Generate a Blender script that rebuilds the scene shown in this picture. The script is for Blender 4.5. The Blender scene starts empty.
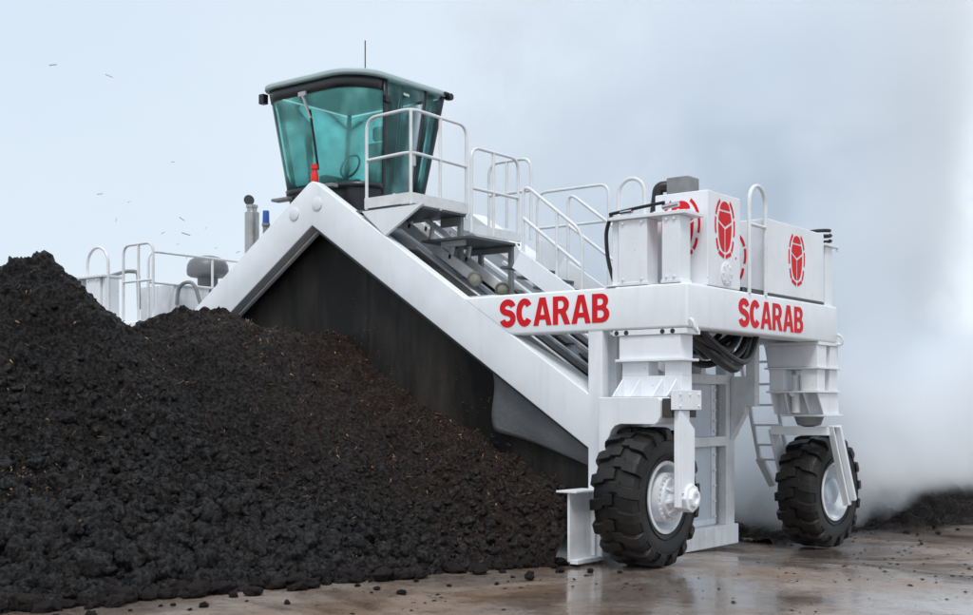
import bpy, bmesh, math, random
import numpy as np
from mathutils import Vector, Matrix, noise
from mathutils.geometry import tessellate_polygon
random.seed(4)
R = math.radians
S = bpy.context.scene
COL = S.collection

# ------------------------------------------------------------------ camera, sky, sun, exposure
cam_d = bpy.data.cameras.new('camera')
cam = bpy.data.objects.new('camera', cam_d)
COL.objects.link(cam)
cam.location = (6.13, -11.28, 1.68)
cam.rotation_euler = (R(90), 0, R(37.8))
cam_d.sensor_width = 36.0
cam_d.lens = 36.0 * 1230 / 973
cam_d.shift_y = (408 - 307.5) / 973
cam_d.clip_end = 3000
S.camera = cam

SUN_EL, SUN_AZ = R(48), R(150)          # high, veiled sun behind the camera's right shoulder
w = bpy.data.worlds.new('World')
S.world = w
w.use_nodes = True
nt = w.node_tree
nt.nodes.clear()
out = nt.nodes.new('ShaderNodeOutputWorld')
bg = nt.nodes.new('ShaderNodeBackground')
sky = nt.nodes.new('ShaderNodeTexSky')
sky.sky_type = 'NISHITA'
sky.sun_disc = False
sky.sun_elevation = SUN_EL
sky.sun_rotation = SUN_AZ
sky.air_density = 1.0
sky.dust_density = 4.0
bg.inputs['Strength'].default_value = 0.10
tc = nt.nodes.new('ShaderNodeTexCoord')
mp = nt.nodes.new('ShaderNodeMapping')
mp.inputs['Scale'].default_value = (1.0, 1.0, 2.2)
cl = nt.nodes.new('ShaderNodeTexNoise')
cl.inputs['Scale'].default_value = 1.3
cl.inputs['Detail'].default_value = 5
cl.inputs['Roughness'].default_value = 0.45
cr = nt.nodes.new('ShaderNodeValToRGB')             # layer of low cloud covering the sky
cr.color_ramp.elements[0].position = 0.3
cr.color_ramp.elements[0].color = (5.9, 6.8, 7.8, 1)
cr.color_ramp.elements[1].position = 0.72
cr.color_ramp.elements[1].color = (7.1, 7.9, 8.6, 1)
mx = nt.nodes.new('ShaderNodeMix')
mx.data_type = 'RGBA'
mx.inputs[0].default_value = 0.9
nt.links.new(tc.outputs['Generated'], mp.inputs['Vector'])
nt.links.new(mp.outputs[0], cl.inputs['Vector'])
nt.links.new(cl.outputs['Fac'], cr.inputs['Fac'])
nt.links.new(sky.outputs[0], mx.inputs[6])
nt.links.new(cr.outputs[0], mx.inputs[7])
dt = nt.nodes.new('ShaderNodeVectorMath')
dt.operation = 'DOT_PRODUCT'
dt.inputs[1].default_value = Vector((-.22, 1.02, .33)).normalized()
nrm = nt.nodes.new('ShaderNodeVectorMath')
nrm.operation = 'NORMALIZE'
nt.links.new(tc.outputs['Generated'], nrm.inputs[0])
nt.links.new(nrm.outputs[0], dt.inputs[0])
br = nt.nodes.new('ShaderNodeMapRange')
br.interpolation_type = 'SMOOTHSTEP'
br.inputs['From Min'].default_value = .90
br.inputs['From Max'].default_value = 1.0
br.inputs['To Max'].default_value = .75
nt.links.new(dt.outputs['Value'], br.inputs['Value'])
mb = nt.nodes.new('ShaderNodeMix')
mb.data_type = 'RGBA'
nt.links.new(br.outputs[0], mb.inputs[0])
nt.links.new(mx.outputs[2], mb.inputs[6])
mb.inputs[7].default_value = (8.0, 8.8, 9.4, 1)
nt.links.new(mb.outputs[2], bg.inputs['Color'])
nt.links.new(bg.outputs[0], out.inputs['Surface'])

sd = bpy.data.lights.new('sun', 'SUN')
sd.energy = 1.5
sd.angle = R(18)
sd.color = (1.0, 0.985, 0.96)
sun = bpy.data.objects.new('sun', sd)
COL.objects.link(sun)
sdir = Vector((0.32, -0.42, 0.85))
sun.rotation_euler = sdir.to_track_quat('Z', 'Y').to_euler()
sky.sun_elevation = math.asin(sdir.normalized().z)
sky.sun_rotation = math.atan2(sdir.x, sdir.y)

S.view_settings.view_transform = 'Standard'
S.view_settings.look = 'None'
S.view_settings.exposure = 0.32
S.view_settings.gamma = 1.0
S.view_settings.use_curve_mapping = False
S.cycles.volume_bounces = 14
S.cycles.max_bounces = 16
S.cycles.transparent_max_bounces = 16
S.cycles.use_denoising = True
S.cycles.volume_step_rate = 1.5

# ------------------------------------------------------------------ materials
def mat(name, base, rough=0.5, metal=0.0, var=None, var_scale=3.0, var_amt=0.5, bump=0.0, bump_scale=40.0,
        spec=0.5, stretch=(1, 1, 1), lo=0.45, hi=0.7, rvar=0.0):
    m = bpy.data.materials.new(name)
    m.use_nodes = True
    n, l = m.node_tree.nodes, m.node_tree.links
    b = n['Principled BSDF']
    b.inputs['Roughness'].default_value = rough
    b.inputs['Metallic'].default_value = metal
    b.inputs['Specular IOR Level'].default_value = spec
    b.inputs['Base Color'].default_value = (*base, 1)
    t = n.new('ShaderNodeTexCoord')
    mpp = n.new('ShaderNodeMapping')
    mpp.inputs['Scale'].default_value = stretch
    l.new(t.outputs['Object'], mpp.inputs['Vector'])
    if var is not None:
        no = n.new('ShaderNodeTexNoise')
        no.inputs['Scale'].default_value = var_scale
        no.inputs['Detail'].default_value = 8
        no.inputs['Roughness'].default_value = 0.65
        l.new(mpp.outputs[0], no.inputs['Vector'])
        rp = n.new('ShaderNodeMapRange')
        rp.inputs['From Min'].default_value = lo
        rp.inputs['From Max'].default_value = hi
        rp.inputs['To Max'].default_value = var_amt
        l.new(no.outputs['Fac'], rp.inputs['Value'])
        c = n.new('ShaderNodeMix')
        c.data_type = 'RGBA'
        c.inputs[6].default_value = (*base, 1)
        c.inputs[7].default_value = (*var, 1)
        l.new(rp.outputs[0], c.inputs[0])
        l.new(c.outputs[2], b.inputs['Base Color'])
        if rvar:
            rr = n.new('ShaderNodeMapRange')
            rr.inputs['To Min'].default_value = rough
            rr.inputs['To Max'].default_value = rough + rvar
            l.new(rp.outputs[0], rr.inputs['Value'])
            l.new(rr.outputs[0], b.inputs['Roughness'])
    if bump:
        nb = n.new('ShaderNodeTexNoise')
        nb.inputs['Scale'].default_value = bump_scale
        nb.inputs['Detail'].default_value = 6
        l.new(mpp.outputs[0], nb.inputs['Vector'])
        bp = n.new('ShaderNodeBump')
        bp.inputs['Strength'].default_value = bump
        bp.inputs['Distance'].default_value = 0.02
        l.new(nb.outputs['Fac'], bp.inputs['Height'])
        l.new(bp.outputs[0], b.inputs['Normal'])
    return m

def paint(name, base, dirt, amt=0.5, streak=0.35, rough=0.38, chip=.70):
    """painted steel: broad grime, fine vertical run marks, sparse small chips"""
    m = mat(name, base, rough, var=dirt, var_scale=1.7, var_amt=amt, lo=0.42, hi=0.75, rvar=0.25)
    n, l = m.node_tree.nodes, m.node_tree.links
    b = n['Principled BSDF']
    src = b.inputs['Base Color'].links[0].from_socket
    t = n.new('ShaderNodeTexCoord')
    for sc, scale, lo, hi, a, colr in (((1, 1, .09), 9.0, .53, .8, streak, dirt), ((1, 1, 1), 26.0, chip, chip + .06, .6, (.13, .10, .08))):
        mpp = n.new('ShaderNodeMapping')
        mpp.inputs['Scale'].default_value = sc
        l.new(t.outputs['Object'], mpp.inputs['Vector'])
        no = n.new('ShaderNodeTexNoise')
        no.inputs['Scale'].default_value = scale
        no.inputs['Detail'].default_value = 5
        l.new(mpp.outputs[0], no.inputs['Vector'])
        rp = n.new('ShaderNodeMapRange')
        rp.inputs['From Min'].default_value = lo
        rp.inputs['From Max'].default_value = hi
        rp.inputs['To Max'].default_value = a
        l.new(no.outputs['Fac'], rp.inputs['Value'])
        c = n.new('ShaderNodeMix')
        c.data_type = 'RGBA'
        l.new(rp.outputs[0], c.inputs[0])
        l.new(src, c.inputs[6])
        c.inputs[7].default_value = (*colr, 1)
        src = c.outputs[2]
    l.new(src, b.inputs['Base Color'])
    return m

M = {}
M['white'] = paint('white_paint', (.84, .865, .90), (.52, .52, .52), .28, .22)
M['white_low'] = paint('white_paint_splashed', (.80, .83, .87), (.33, .30, .27), .55, .5, .45, .675)
M['rail'] = mat('rail_paint', (.76, .77, .78), .35, var=(.5, .5, .49), var_scale=5, var_amt=.5)
M['panel'] = paint('pale_blue_panel', (.60, .67, .74), (.40, .43, .45), .5, .4, .5)
M['red'] = mat('red_vinyl', (.70, .010, .018), .55, var=(.55, .03, .035), var_scale=6, var_amt=.4, spec=.25)
M['steel'] = mat('dusty_hood_steel', (.20, .225, .25), .5, .3, var=(.10, .105, .11), var_scale=1.5, var_amt=.9, bump=.15, bump_scale=18)
M['dark'] = mat('dark_steel', (.045, .045, .047), .55, .2, var=(.10, .085, .07), var_scale=4, var_amt=.5)
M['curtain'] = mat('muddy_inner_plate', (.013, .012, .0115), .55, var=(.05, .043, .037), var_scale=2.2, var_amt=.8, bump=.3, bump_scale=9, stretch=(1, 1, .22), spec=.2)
M['flap'] = mat('grey_rubber_flap', (.115, .12, .13), .5, var=(.18, .178, .175), var_scale=2.2, var_amt=.6, bump=.25, bump_scale=20)
M['rubber'] = mat('tyre_rubber', (.0075, .0075, .008), .42, var=(.05, .042, .035), var_scale=3.2, var_amt=.6, spec=.3, bump=.3, bump_scale=60, lo=.4, hi=.8)
M['hose'] = mat('hose_rubber', (.012, .012, .013), .4)
M['blackp'] = mat('black_plastic', (.014, .016, .018), .3, var=(.03, .032, .034), var_scale=8, var_amt=.5)
M['grey'] = mat('grey_paint', (.24, .25, .25), .5, var=(.13, .13, .13), var_scale=6, var_amt=.6)
M['dome'] = mat('grey_dome', (.15, .155, .165), .4, var=(.16, .15, .15), var_scale=3, var_amt=.7)
M['roof'] = mat('cab_roof', (.42, .54, .54), .35, var=(.4, .48, .47), var_scale=4, var_amt=.6)
M['chrome'] = mat('chrome', (.6, .6, .6), .18, 1.0)
M['pipe'] = mat('exhaust_steel', (.46, .46, .45), .35, .6, var=(.33, .27, .2), var_scale=5, var_amt=.6)
M['brass'] = mat('dull_metal', (.35, .33, .28), .4, .7, var=(.2, .16, .11), var_scale=9, var_amt=.6)
M['blue'] = mat('blue_cap', (.02, .09, .38), .4)
M['beacon'] = mat('red_plastic', (.72, .02, .02), .3)
M['orange'] = mat('orange_sticker', (.8, .22, .02), .4)
M['lens'] = mat('lamp_lens', (.45, .45, .36), .1, var=(.3, .3, .25), var_scale=20, var_amt=.5)
M['grate'] = mat('walkway_grating', (.13, .14, .15), .5, .4, var=(.07, .07, .07), var_scale=30, var_amt=.8)
M['seat'] = mat('seat_cloth', (.02, .03, .035), .8)

def glass(name, tint, refl=.12, painted_haze=0.0, haze_col=(.3, .6, .58)):
    m = bpy.data.materials.new(name)
    m.use_nodes = True
    n, l = m.node_tree.nodes, m.node_tree.links
    n.clear()
    o = n.new('ShaderNodeOutputMaterial')
    tr = n.new('ShaderNodeBsdfTransparent')
    tr.inputs[0].default_value = (*tint, 1)
    gl = n.new('ShaderNodeBsdfGlossy')
    gl.inputs['Roughness'].default_value = .03
    gl.inputs[0].default_value = (.9, .95, .95, 1)
    df = n.new('ShaderNodeBsdfDiffuse')
    df.inputs[0].default_value = (*haze_col, 1)
    n3 = n.new('ShaderNodeTexNoise'); n3.inputs['Scale'].default_value = 2.1; n3.inputs['Detail'].default_value = 2
    r3 = n.new('ShaderNodeMapRange'); r3.inputs['From Min'].default_value = .38; r3.inputs['From Max'].default_value = .62
    c3 = n.new('ShaderNodeMix'); c3.data_type = 'RGBA'; c3.inputs[6].default_value = (*[q * .35 for q in haze_col], 1); c3.inputs[7].default_value = (*haze_col, 1)  # haze and brighter patches of light painted into the pane colour
    l.new(n3.outputs['Fac'], r3.inputs['Value']); l.new(r3.outputs[0], c3.inputs[0]); l.new(c3.outputs[2], df.inputs[0])
    no = n.new('ShaderNodeTexNoise')
    no.inputs['Scale'].default_value = 1.6
    no.inputs['Detail'].default_value = 4
    t = n.new('ShaderNodeTexCoord')
    l.new(t.outputs['Object'], no.inputs['Vector'])
    rp = n.new('ShaderNodeMapRange')
    rp.inputs['From Min'].default_value = .38
    rp.inputs['From Max'].default_value = .64
    rp.inputs['To Min'].default_value = painted_haze * .3
    rp.inputs['To Max'].default_value = painted_haze
    l.new(no.outputs['Fac'], rp.inputs['Value'])
    m1 = n.new('ShaderNodeMixShader')
    l.new(rp.outputs[0], m1.inputs[0])
    l.new(tr.outputs[0], m1.inputs[1])
    l.new(df.outputs[0], m1.inputs[2])
    fr = n.new('ShaderNodeLayerWeight')
    fr.inputs['Blend'].default_value = refl
    m2 = n.new('ShaderNodeMixShader')
    l.new(fr.outputs['Fresnel'], m2.inputs[0])
    l.new(m1.outputs[0], m2.inputs[1])
    l.new(gl.outputs[0], m2.inputs[2])
    l.new(m2.outputs[0], o.inputs['Surface'])
    return m
M['glass'] = glass('teal_glass', (.70, .98, .965), .14, .34, (.42, .97, .92))
M['glass_side'] = glass('side_glass', (.68, .93, .91), .18, .75, (.16, .36, .36))

# ------------------------------------------------------------------ mesh helpers
ROOT_LOC = {}
def link(name, bm, m, parent=None, bevel=0.0, smooth=True, angle=35, seg=2):
    bmesh.ops.recalc_face_normals(bm, faces=bm.faces)
    me = bpy.data.meshes.new(name)
    bm.to_mesh(me)
    bm.free()
    mats = m if isinstance(m, (list, tuple)) else [m]
    for q in mats:
        me.materials.append(q)
    if smooth:
        me.shade_smooth()
        me.set_sharp_from_angle(angle=R(angle))
    o = bpy.data.objects.new(name, me)
    COL.objects.link(o)
    if parent is not None:
        o.parent = parent
        o.matrix_parent_inverse = Matrix.Translation(-Vector(ROOT_LOC.get(parent.name, (0, 0, 0))))
    if bevel:
        md = o.modifiers.new('edge', 'BEVEL')
        md.width = bevel
        md.segments = seg
        md.limit_method = 'ANGLE'
        md.angle_limit = R(40)
        md.harden_normals = True
    return o

def box(bm, x0, x1, y0, y1, z0, z1, mi=0):
    v = [bm.verts.new(p) for p in ((x0, y0, z0), (x1, y0, z0), (x1, y1, z0), (x0, y1, z0), (x0, y0, z1), (x1, y0, z1), (x1, y1, z1), (x0, y1, z1))]
    for f in ((0, 1, 2, 3), (4, 5, 6, 7), (0, 1, 5, 4), (1, 2, 6, 5), (2, 3, 7, 6), (3, 0, 4, 7)):
        bm.faces.new([v[i] for i in f]).material_index = mi

def prism(bm, outer, holes=(), axis='y', a=0.0, b=0.1):
    """2-D polygon (with holes) extruded along an axis. axis y: (x,z); axis x: (y,z); axis z: (x,y)"""
    def P(p, t):
        return {'y': (p[0], t, p[1]), 'x': (t, p[0], p[1]), 'z': (p[0], p[1], t)}[axis]
    loops = [list(outer)] + [list(h) for h in holes]
    flat = [p for q in loops for p in q]
    va = [bm.verts.new(P(p, a)) for p in flat]
    vb = [bm.verts.new(P(p, b)) for p in flat]
    if holes:
        for t in tessellate_polygon([[Vector((p[0], p[1], 0)) for p in q] for q in loops]):
            bm.faces.new([va[i] for i in t])
            bm.faces.new([vb[i] for i in reversed(t)])
    else:
        bm.faces.new(va)
        bm.faces.new(vb[::-1])
    k = 0
    for q in loops:
        n = len(q)
        for i in range(n):
            i0, i1 = k + i, k + (i + 1) % n
            bm.faces.new([va[i0], va[i1], vb[i1], vb[i0]])
        k += n

def bar(bm, p, q, wdt, hgt, up=(0, 0, 1)):
    p, q = Vector(p), Vector(q)
    d = (q - p).normalized()
    s = d.cross(Vector(up)).normalized()
    u = s.cross(d)
    vs = []
    for c in (p, q):
        for i, j in ((-1, -1), (1, -1), (1, 1), (-1, 1)):
            vs.append(bm.verts.new(c + s * i * wdt / 2 + u * j * hgt / 2))
    for f in ((0, 1, 2, 3), (7, 6, 5, 4), (0, 1, 5, 4), (1, 2, 6, 5), (2, 3, 7, 6), (3, 0, 4, 7)):
        bm.faces.new([vs[i] for i in f])

def fillet(pts, r, n=6):
    pts = [Vector(p) for p in pts]
    o = [pts[0]]
    for i in range(1, len(pts) - 1):
        a, b, c = pts[i - 1], pts[i], pts[i + 1]
        u, v = (a - b), (c - b)
        rr = min(r, u.length * .49, v.length * .49)
        s, e = b + u.normalized() * rr, b + v.normalized() * rr
        for k in range(n + 1):
            t = k / n
            o.append(s * (1 - t) ** 2 + b * 2 * t * (1 - t) + e * t * t)
    o.append(pts[-1])
    return o

def tube(bm, pts, r, n=10, cap=True):
    pts = [Vector(p) for p in pts]
    rings = []
    d0 = (pts[1] - pts[0]).normalized()
    u = d0.orthogonal().normalized()
    for i, p in enumerate(pts):
        d = (pts[min(i + 1, len(pts) - 1)] - pts[max(i - 1, 0)]).normalized()
        u = (u - d * u.dot(d)).normalized()
        v = d.cross(u)
        rings.append([bm.verts.new(p + (u * math.cos(k * 2 * math.pi / n) + v * math.sin(k * 2 * math.pi / n)) * r) for k in range(n)])
    for a, b in zip(rings, rings[1:]):
        for k in range(n):
            bm.faces.new([a[k], a[(k + 1) % n], b[(k + 1) % n], b[k]])
    if cap:
        bm.faces.new(rings[0][::-1])
        bm.faces.new(rings[-1])

def lathe(bm, prof, c, axis='z', n=32, close=False):
    """prof: (radius, height along axis)"""
    rings = []
    for r, hh in prof:
        ring = []
        for k in range(n):
            t = 2 * math.pi * k / n
            a, b = r * math.cos(t), r * math.sin(t)
            p = {'z': (a, b, hh), 'x': (hh, a, b), 'y': (a, hh, b)}[axis]
            ring.append(bm.verts.new(Vector(c) + Vector(p)))
        rings.append(ring)
    prs = list(zip(rings, rings[1:])) + ([(rings[-1], rings[0])] if close else [])
    for a, b in prs:
        for k in range(n):
            bm.faces.new([a[k], a[(k + 1) % n], b[(k + 1) % n], b[k]])
    if not close:
        for rg in (rings[0], rings[-1]):
            bm.faces.new(rg)

def union(bms):
    """join closed bmeshes into one clean solid"""
    obs = []
    for b in bms:
        bmesh.ops.recalc_face_normals(b, faces=b.faces)
        me = bpy.data.meshes.new('t')
        b.to_mesh(me)
        b.free()
        o = bpy.data.objects.new('t', me)
        COL.objects.link(o)
        obs.append(o)
    base = obs[0]
    for o in obs[1:]:
        md = base.modifiers.new('u', 'BOOLEAN')
        md.operation = 'UNION'
        md.solver = 'EXACT'
        md.object = o
    me = bpy.data.meshes.new_from_object(base.evaluated_get(bpy.context.evaluated_depsgraph_get()))
    r = bmesh.new()
    r.from_mesh(me)
    for o in obs:
        d = o.data
        bpy.data.objects.remove(o)
        bpy.data.meshes.remove(d)
    bmesh.ops.remove_doubles(r, verts=r.verts, dist=1e-4)
    bmesh.ops.dissolve_limit(r, angle_limit=R(1), verts=r.verts, edges=r.edges)
    return r

def tag(o, label=None, cat=None, group=None, kind=None):
    for k, v in (('label', label), ('category', cat), ('group', group), ('kind', kind)):
        if v:
            o[k] = v
    return o
def empty(name, loc):
    o = bpy.data.objects.new(name, None)
    COL.objects.link(o)
    o.location = loc
    o.empty_display_size = .3
    ROOT_LOC[name] = loc
    return o
BM = bmesh.new
AX = -5.5                                   # centre line of the machine
def mir(x):
    return 2 * AX - x

# ------------------------------------------------------------------ ground
def gz(x, y):
    t = min(max(y / 4.6, 0), 1)
    return -.17 * t * t * (3 - 2 * t)
bm = BM()
xs = sorted(set([-1500, -500, -150, -60, -30] + [v * 1.0 for v in range(-16, 17)] + [30, 60, 150, 500, 1500]))
ys = sorted(set([-300, -60, -30] + [v * .5 for v in range(-28, 60)] + [45, 60, 90, 150, 300, 800, 2000]))
grid = [[bm.verts.new((x, y, gz(x, y))) for y in ys] for x in xs]
for i in range(len(xs) - 1):
    for j in range(len(ys) - 1):
        bm.faces.new([grid[i][j], grid[i + 1][j], grid[i + 1][j + 1], grid[i][j + 1]])
gm = bpy.data.materials.new('wet_concrete')
gm.use_nodes = True
n, l = gm.node_tree.nodes, gm.node_tree.links
b = n['Principled BSDF']
t = n.new('ShaderNodeTexCoord')
def nz(scale, det=6, ro=.6, dist=0.0, vec=None):
    q = n.new('ShaderNodeTexNoise')
    q.inputs['Scale'].default_value = scale
    q.inputs['Detail'].default_value = det
    q.inputs['Roughness'].default_value = ro
    q.inputs['Distortion'].default_value = dist
    l.new(vec or t.outputs['Object'], q.inputs['Vector'])
    return q.outputs['Fac']
def rng(s, a, b_, c=0.0, d=1.0):
    q = n.new('ShaderNodeMapRange')
    q.inputs['From Min'].default_value = a
    q.inputs['From Max'].default_value = b_
    q.inputs['To Min'].default_value = c
    q.inputs['To Max'].default_value = d
    l.new(s, q.inputs['Value'])
    return q.outputs[0]
def mixc(f, a, c):
    q = n.new('ShaderNodeMix')
    q.data_type = 'RGBA'
    l.new(f, q.inputs[0])
    for s, k in ((a, 6), (c, 7)):
        if isinstance(s, tuple):
            q.inputs[k].default_value = (*s, 1)
        else:
            l.new(s, q.inputs[k])
    return q.outputs[2]
base = mixc(rng(nz(.55, 8, .65), .38, .66), (.235, .155, .105), (.33, .29, .265))
base = mixc(rng(nz(3.5, 8, .7), .50, .72, 0, .75), base, (.085, .062, .048))
base = mixc(rng(nz(38, 4, .6), .60, .70, 0, .6), base, (.30, .27, .245))
base = mixc(rng(nz(11, 6, .72, .8), .57, .64, 0, .8), base, (.06, .047, .04))
base = mixc(rng(nz(26, 5, .7, .6), .60, .66, 0, .85), base, (.028, .022, .018))
l.new(base, b.inputs['Base Color'])
wet = rng(nz(.42, 6, .62, .5), .40, .56)
q = n.new('ShaderNodeMapRange')
l.new(wet, q.inputs['Value'])
q.inputs['To Min'].default_value = .40
q.inputs['To Max'].default_value = .07
l.new(q.outputs[0], b.inputs['Roughness'])
l.new(wet, b.inputs['Coat Weight'])
b.inputs['Coat Roughness'].default_value = .09
b.inputs['Coat IOR'].default_value = 1.45
bp = n.new('ShaderNodeBump')
inv = n.new('ShaderNodeMath')
inv.operation = 'SUBTRACT'
inv.inputs[0].default_value = 1.0
l.new(wet, inv.inputs[1])
sc = n.new('ShaderNodeMath')
sc.operation = 'MULTIPLY_ADD'
l.new(inv.outputs[0], sc.inputs[0])
sc.inputs[1].default_value = .5
sc.inputs[2].default_value = .09
l.new(sc.outputs[0], bp.inputs['Strength'])
bp.inputs['Distance'].default_value = .03
l.new(nz(9, 9, .7), bp.inputs['Height'])
l.new(bp.outputs[0], b.inputs['Normal'])
cb = n.new('ShaderNodeBump')
cb.inputs['Strength'].default_value = .22
cb.inputs['Distance'].default_value = .02
l.new(nz(6, 4, .6), cb.inputs['Height'])
l.new(cb.outputs[0], b.inputs['Coat Normal'])
tag(link('ground', bm, gm), kind='structure')

# ------------------------------------------------------------------ compost: numpy noise
rs = np.random.RandomState(7)
_perm = rs.rand(256, 256)
def vnoise(x, y):
    xi, yi = np.floor(x).astype(int), np.floor(y).astype(int)
    fx, fy = x - xi, y - yi
    fx, fy = fx * fx * (3 - 2 * fx), fy * fy * (3 - 2 * fy)
    g = lambda a, c: _perm[a % 256, c % 256]
    return (g(xi, yi) * (1 - fx) + g(xi + 1, yi) * fx) * (1 - fy) + (g(xi, yi + 1) * (1 - fx) + g(xi + 1, yi + 1) * fx) * fy
def fbm(x, y, o=5, gain=.55):
    s, a, f = 0, 1, 1
    tot = 0
    for i in range(o):
        s = s + a * vnoise(x * f + 17 * i, y * f + 31 * i)
        tot += a
        a *= gain
        f *= 2.03
    return s / tot - .5
_px, _py, _pr = rs.rand(128, 128), rs.rand(128, 128), rs.rand(128, 128)
def lumps(x, y):
    """rounded clods of uneven size, 0..1"""
    xi, yi = np.floor(x).astype(int), np.floor(y).astype(int)
    best = np.zeros_like(x)
    for i in (-1, 0, 1):
        for j in (-1, 0, 1):
            cx, cy = xi + i, yi + j
            px, py, r = cx + _px[cx % 128, cy % 128], cy + _py[cx % 128, cy % 128], .25 + .6 * _pr[cx % 128, cy % 128]
            d2 = (x - px) ** 2 + (y - py) ** 2
            best = np.maximum(best, np.sqrt(np.maximum(0, r * r - d2)))
    return best

RY = np.array([-11, -7, -5.2, -4.2, -3.6, -3.25, -2.8, -2.3, -1.95, -1.6, -1.0, -.5, 0, .5, .62, .9, 1.4])
RZ = np.array([2.6, 2.9, 3.0, 3.22, 3.48, 3.62, 3.15, 2.72, 2.98, 3.16, 3.06, 2.92, 2.80, 2.62, 2.4, 1.2, .2])
def ridge_x(y):
    return np.where(y < 0, -5.5 + .30 * y, -5.5)
def toe_x(y):
    return np.interp(y, [-11, -5.7, -4, -2, -.6, .3, 1.5], [-4.6, -3.30, -2.75, -2.05, -1.5, -1.05, -1.0])
def pile_z(x, y):
    zr, xr, xt = np.interp(y, RY, RZ), ridge_x(y), toe_x(y)
    u = np.where(x > xr, (x - xr) / (xt - xr), (xr - x) / 4.6)
    prof = np.clip(1 - u, -.3, 1)
    prof = prof - .05 * np.exp(-(u / .09) ** 2) - np.interp(y, [-1.4, -.4, .1], [.07, .06, .075]) * np.sin(np.clip(u, 0, 1) * math.pi)
    z = zr * prof
    w_ = np.clip((y + .9) / .9, 0, 1)
    w_ = w_ * w_ * (3 - 2 * w_)
    held = np.interp(x, [-5.5, -4.6, -3.8, -3.0, -2.3, -1.7, -1.22], [2.74, 2.22, 1.68, 1.24, .98, .80, .62]) * np.clip((.75 - y) / .25, 0, 1)
    z = np.where(x > -5.3, z * (1 - w_) + np.maximum(z * .3, held) * w_, z)
    near = np.clip((.75 - y) / .5, 0, 1)
    z = z + near * (fbm(x * .8, y * .8, 4) * .45 * np.clip(z, 0, 1.2) + fbm(x * 2.3 + 5, y * 2.3, 4) * .22 * np.clip(z, 0, 1))
    return z
def pile_surface(x, y):
    z = pile_z(x, y)
    e = .04
    nx, ny = -(pile_z(x + e, y) - pile_z(x - e, y)) / (2 * e), -(pile_z(x, y + e) - pile_z(x, y - e)) / (2 * e)
    ln = np.sqrt(nx * nx + ny * ny + 1)
    low = np.clip(1.0 - z / 2.3, .0, 1)
    wx = x + fbm(x * 3, y * 3, 3) * .25 + fbm(x * 13, y * 13, 3) * .10
    wy = y + fbm(x * 3 + 9, y * 3 + 4, 3) * .25 + fbm(x * 13 + 5, y * 13 + 8, 3) * .10
    sl = 1.25                                    # the slope is longer than its plan
    patch = np.clip(.5 + 3.0 * fbm(x * .7 + 3, y * .7, 3), .15, 1)
    d = lumps(wx * 2.9 * sl, wy * 2.9) * (.03 + .12 * low ** 1.3) * patch + lumps(wx * 6.3 * sl + 7, wy * 6.3 + 3) * (.055 + .04 * low) * (.35 + .65 * patch) + lumps(wx * 14 * sl, wy * 14) * .030
    soft = np.clip((y + 3.6 + 1.6 * fbm(x * .6, y * .6, 3)) / 1.8, 0, 1) * np.clip((z - .1) / np.interp(y, [-2.5, -.8], [1.7, .8]), 0, 1)
    d = d * (1 - .72 * soft)
    rid = 1 - 2 * np.abs(fbm(wx * 7, wy * 7, 5, .62))
    d = d + ((rid - .7) * .10 + fbm(x * 16, y * 16, 5, .70) * .15) * (1 - .45 * soft) * (1 - .12 * low) + soft * fbm(x * 3.2 + 2, y * 3.2, 3) * .16
    edge = np.clip((z + .12) / .25, 0, 1)
    d = d * (.3 + .7 * edge) - .02
    return np.minimum(x + nx / ln * d, -1.20), y + ny / ln * d, z + d / ln

def heap_mesh(name, xr, yr, step, fn, m, parent=None):
    X, Y = np.meshgrid(np.arange(*xr, step), np.arange(*yr, step), indexing='ij')
    x, y, z = fn(X, Y)
    nx, ny = X.shape
    idx = np.arange(nx * ny).reshape(nx, ny)
    keep = (z > -.16)
    kf = keep[:-1, :-1] | keep[1:, :-1] | keep[:-1, 1:] | keep[1:, 1:]
    f = np.stack([idx[:-1, :-1], idx[1:, :-1], idx[1:, 1:], idx[:-1, 1:]], -1)[kf].reshape(-1, 4)
    used, invv = np.unique(f, return_inverse=True)
    co = np.stack([x.ravel(), y.ravel(), z.ravel()], -1)[used]
    me = bpy.data.meshes.new(name)
    me.from_pydata(co.tolist(), [], invv.reshape(-1, 4).tolist())
    me.materials.append(m)
    me.shade_smooth()
    o = bpy.data.objects.new(name, me)
    COL.objects.link(o)
    if parent:
        o.parent = parent
    return o

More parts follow.
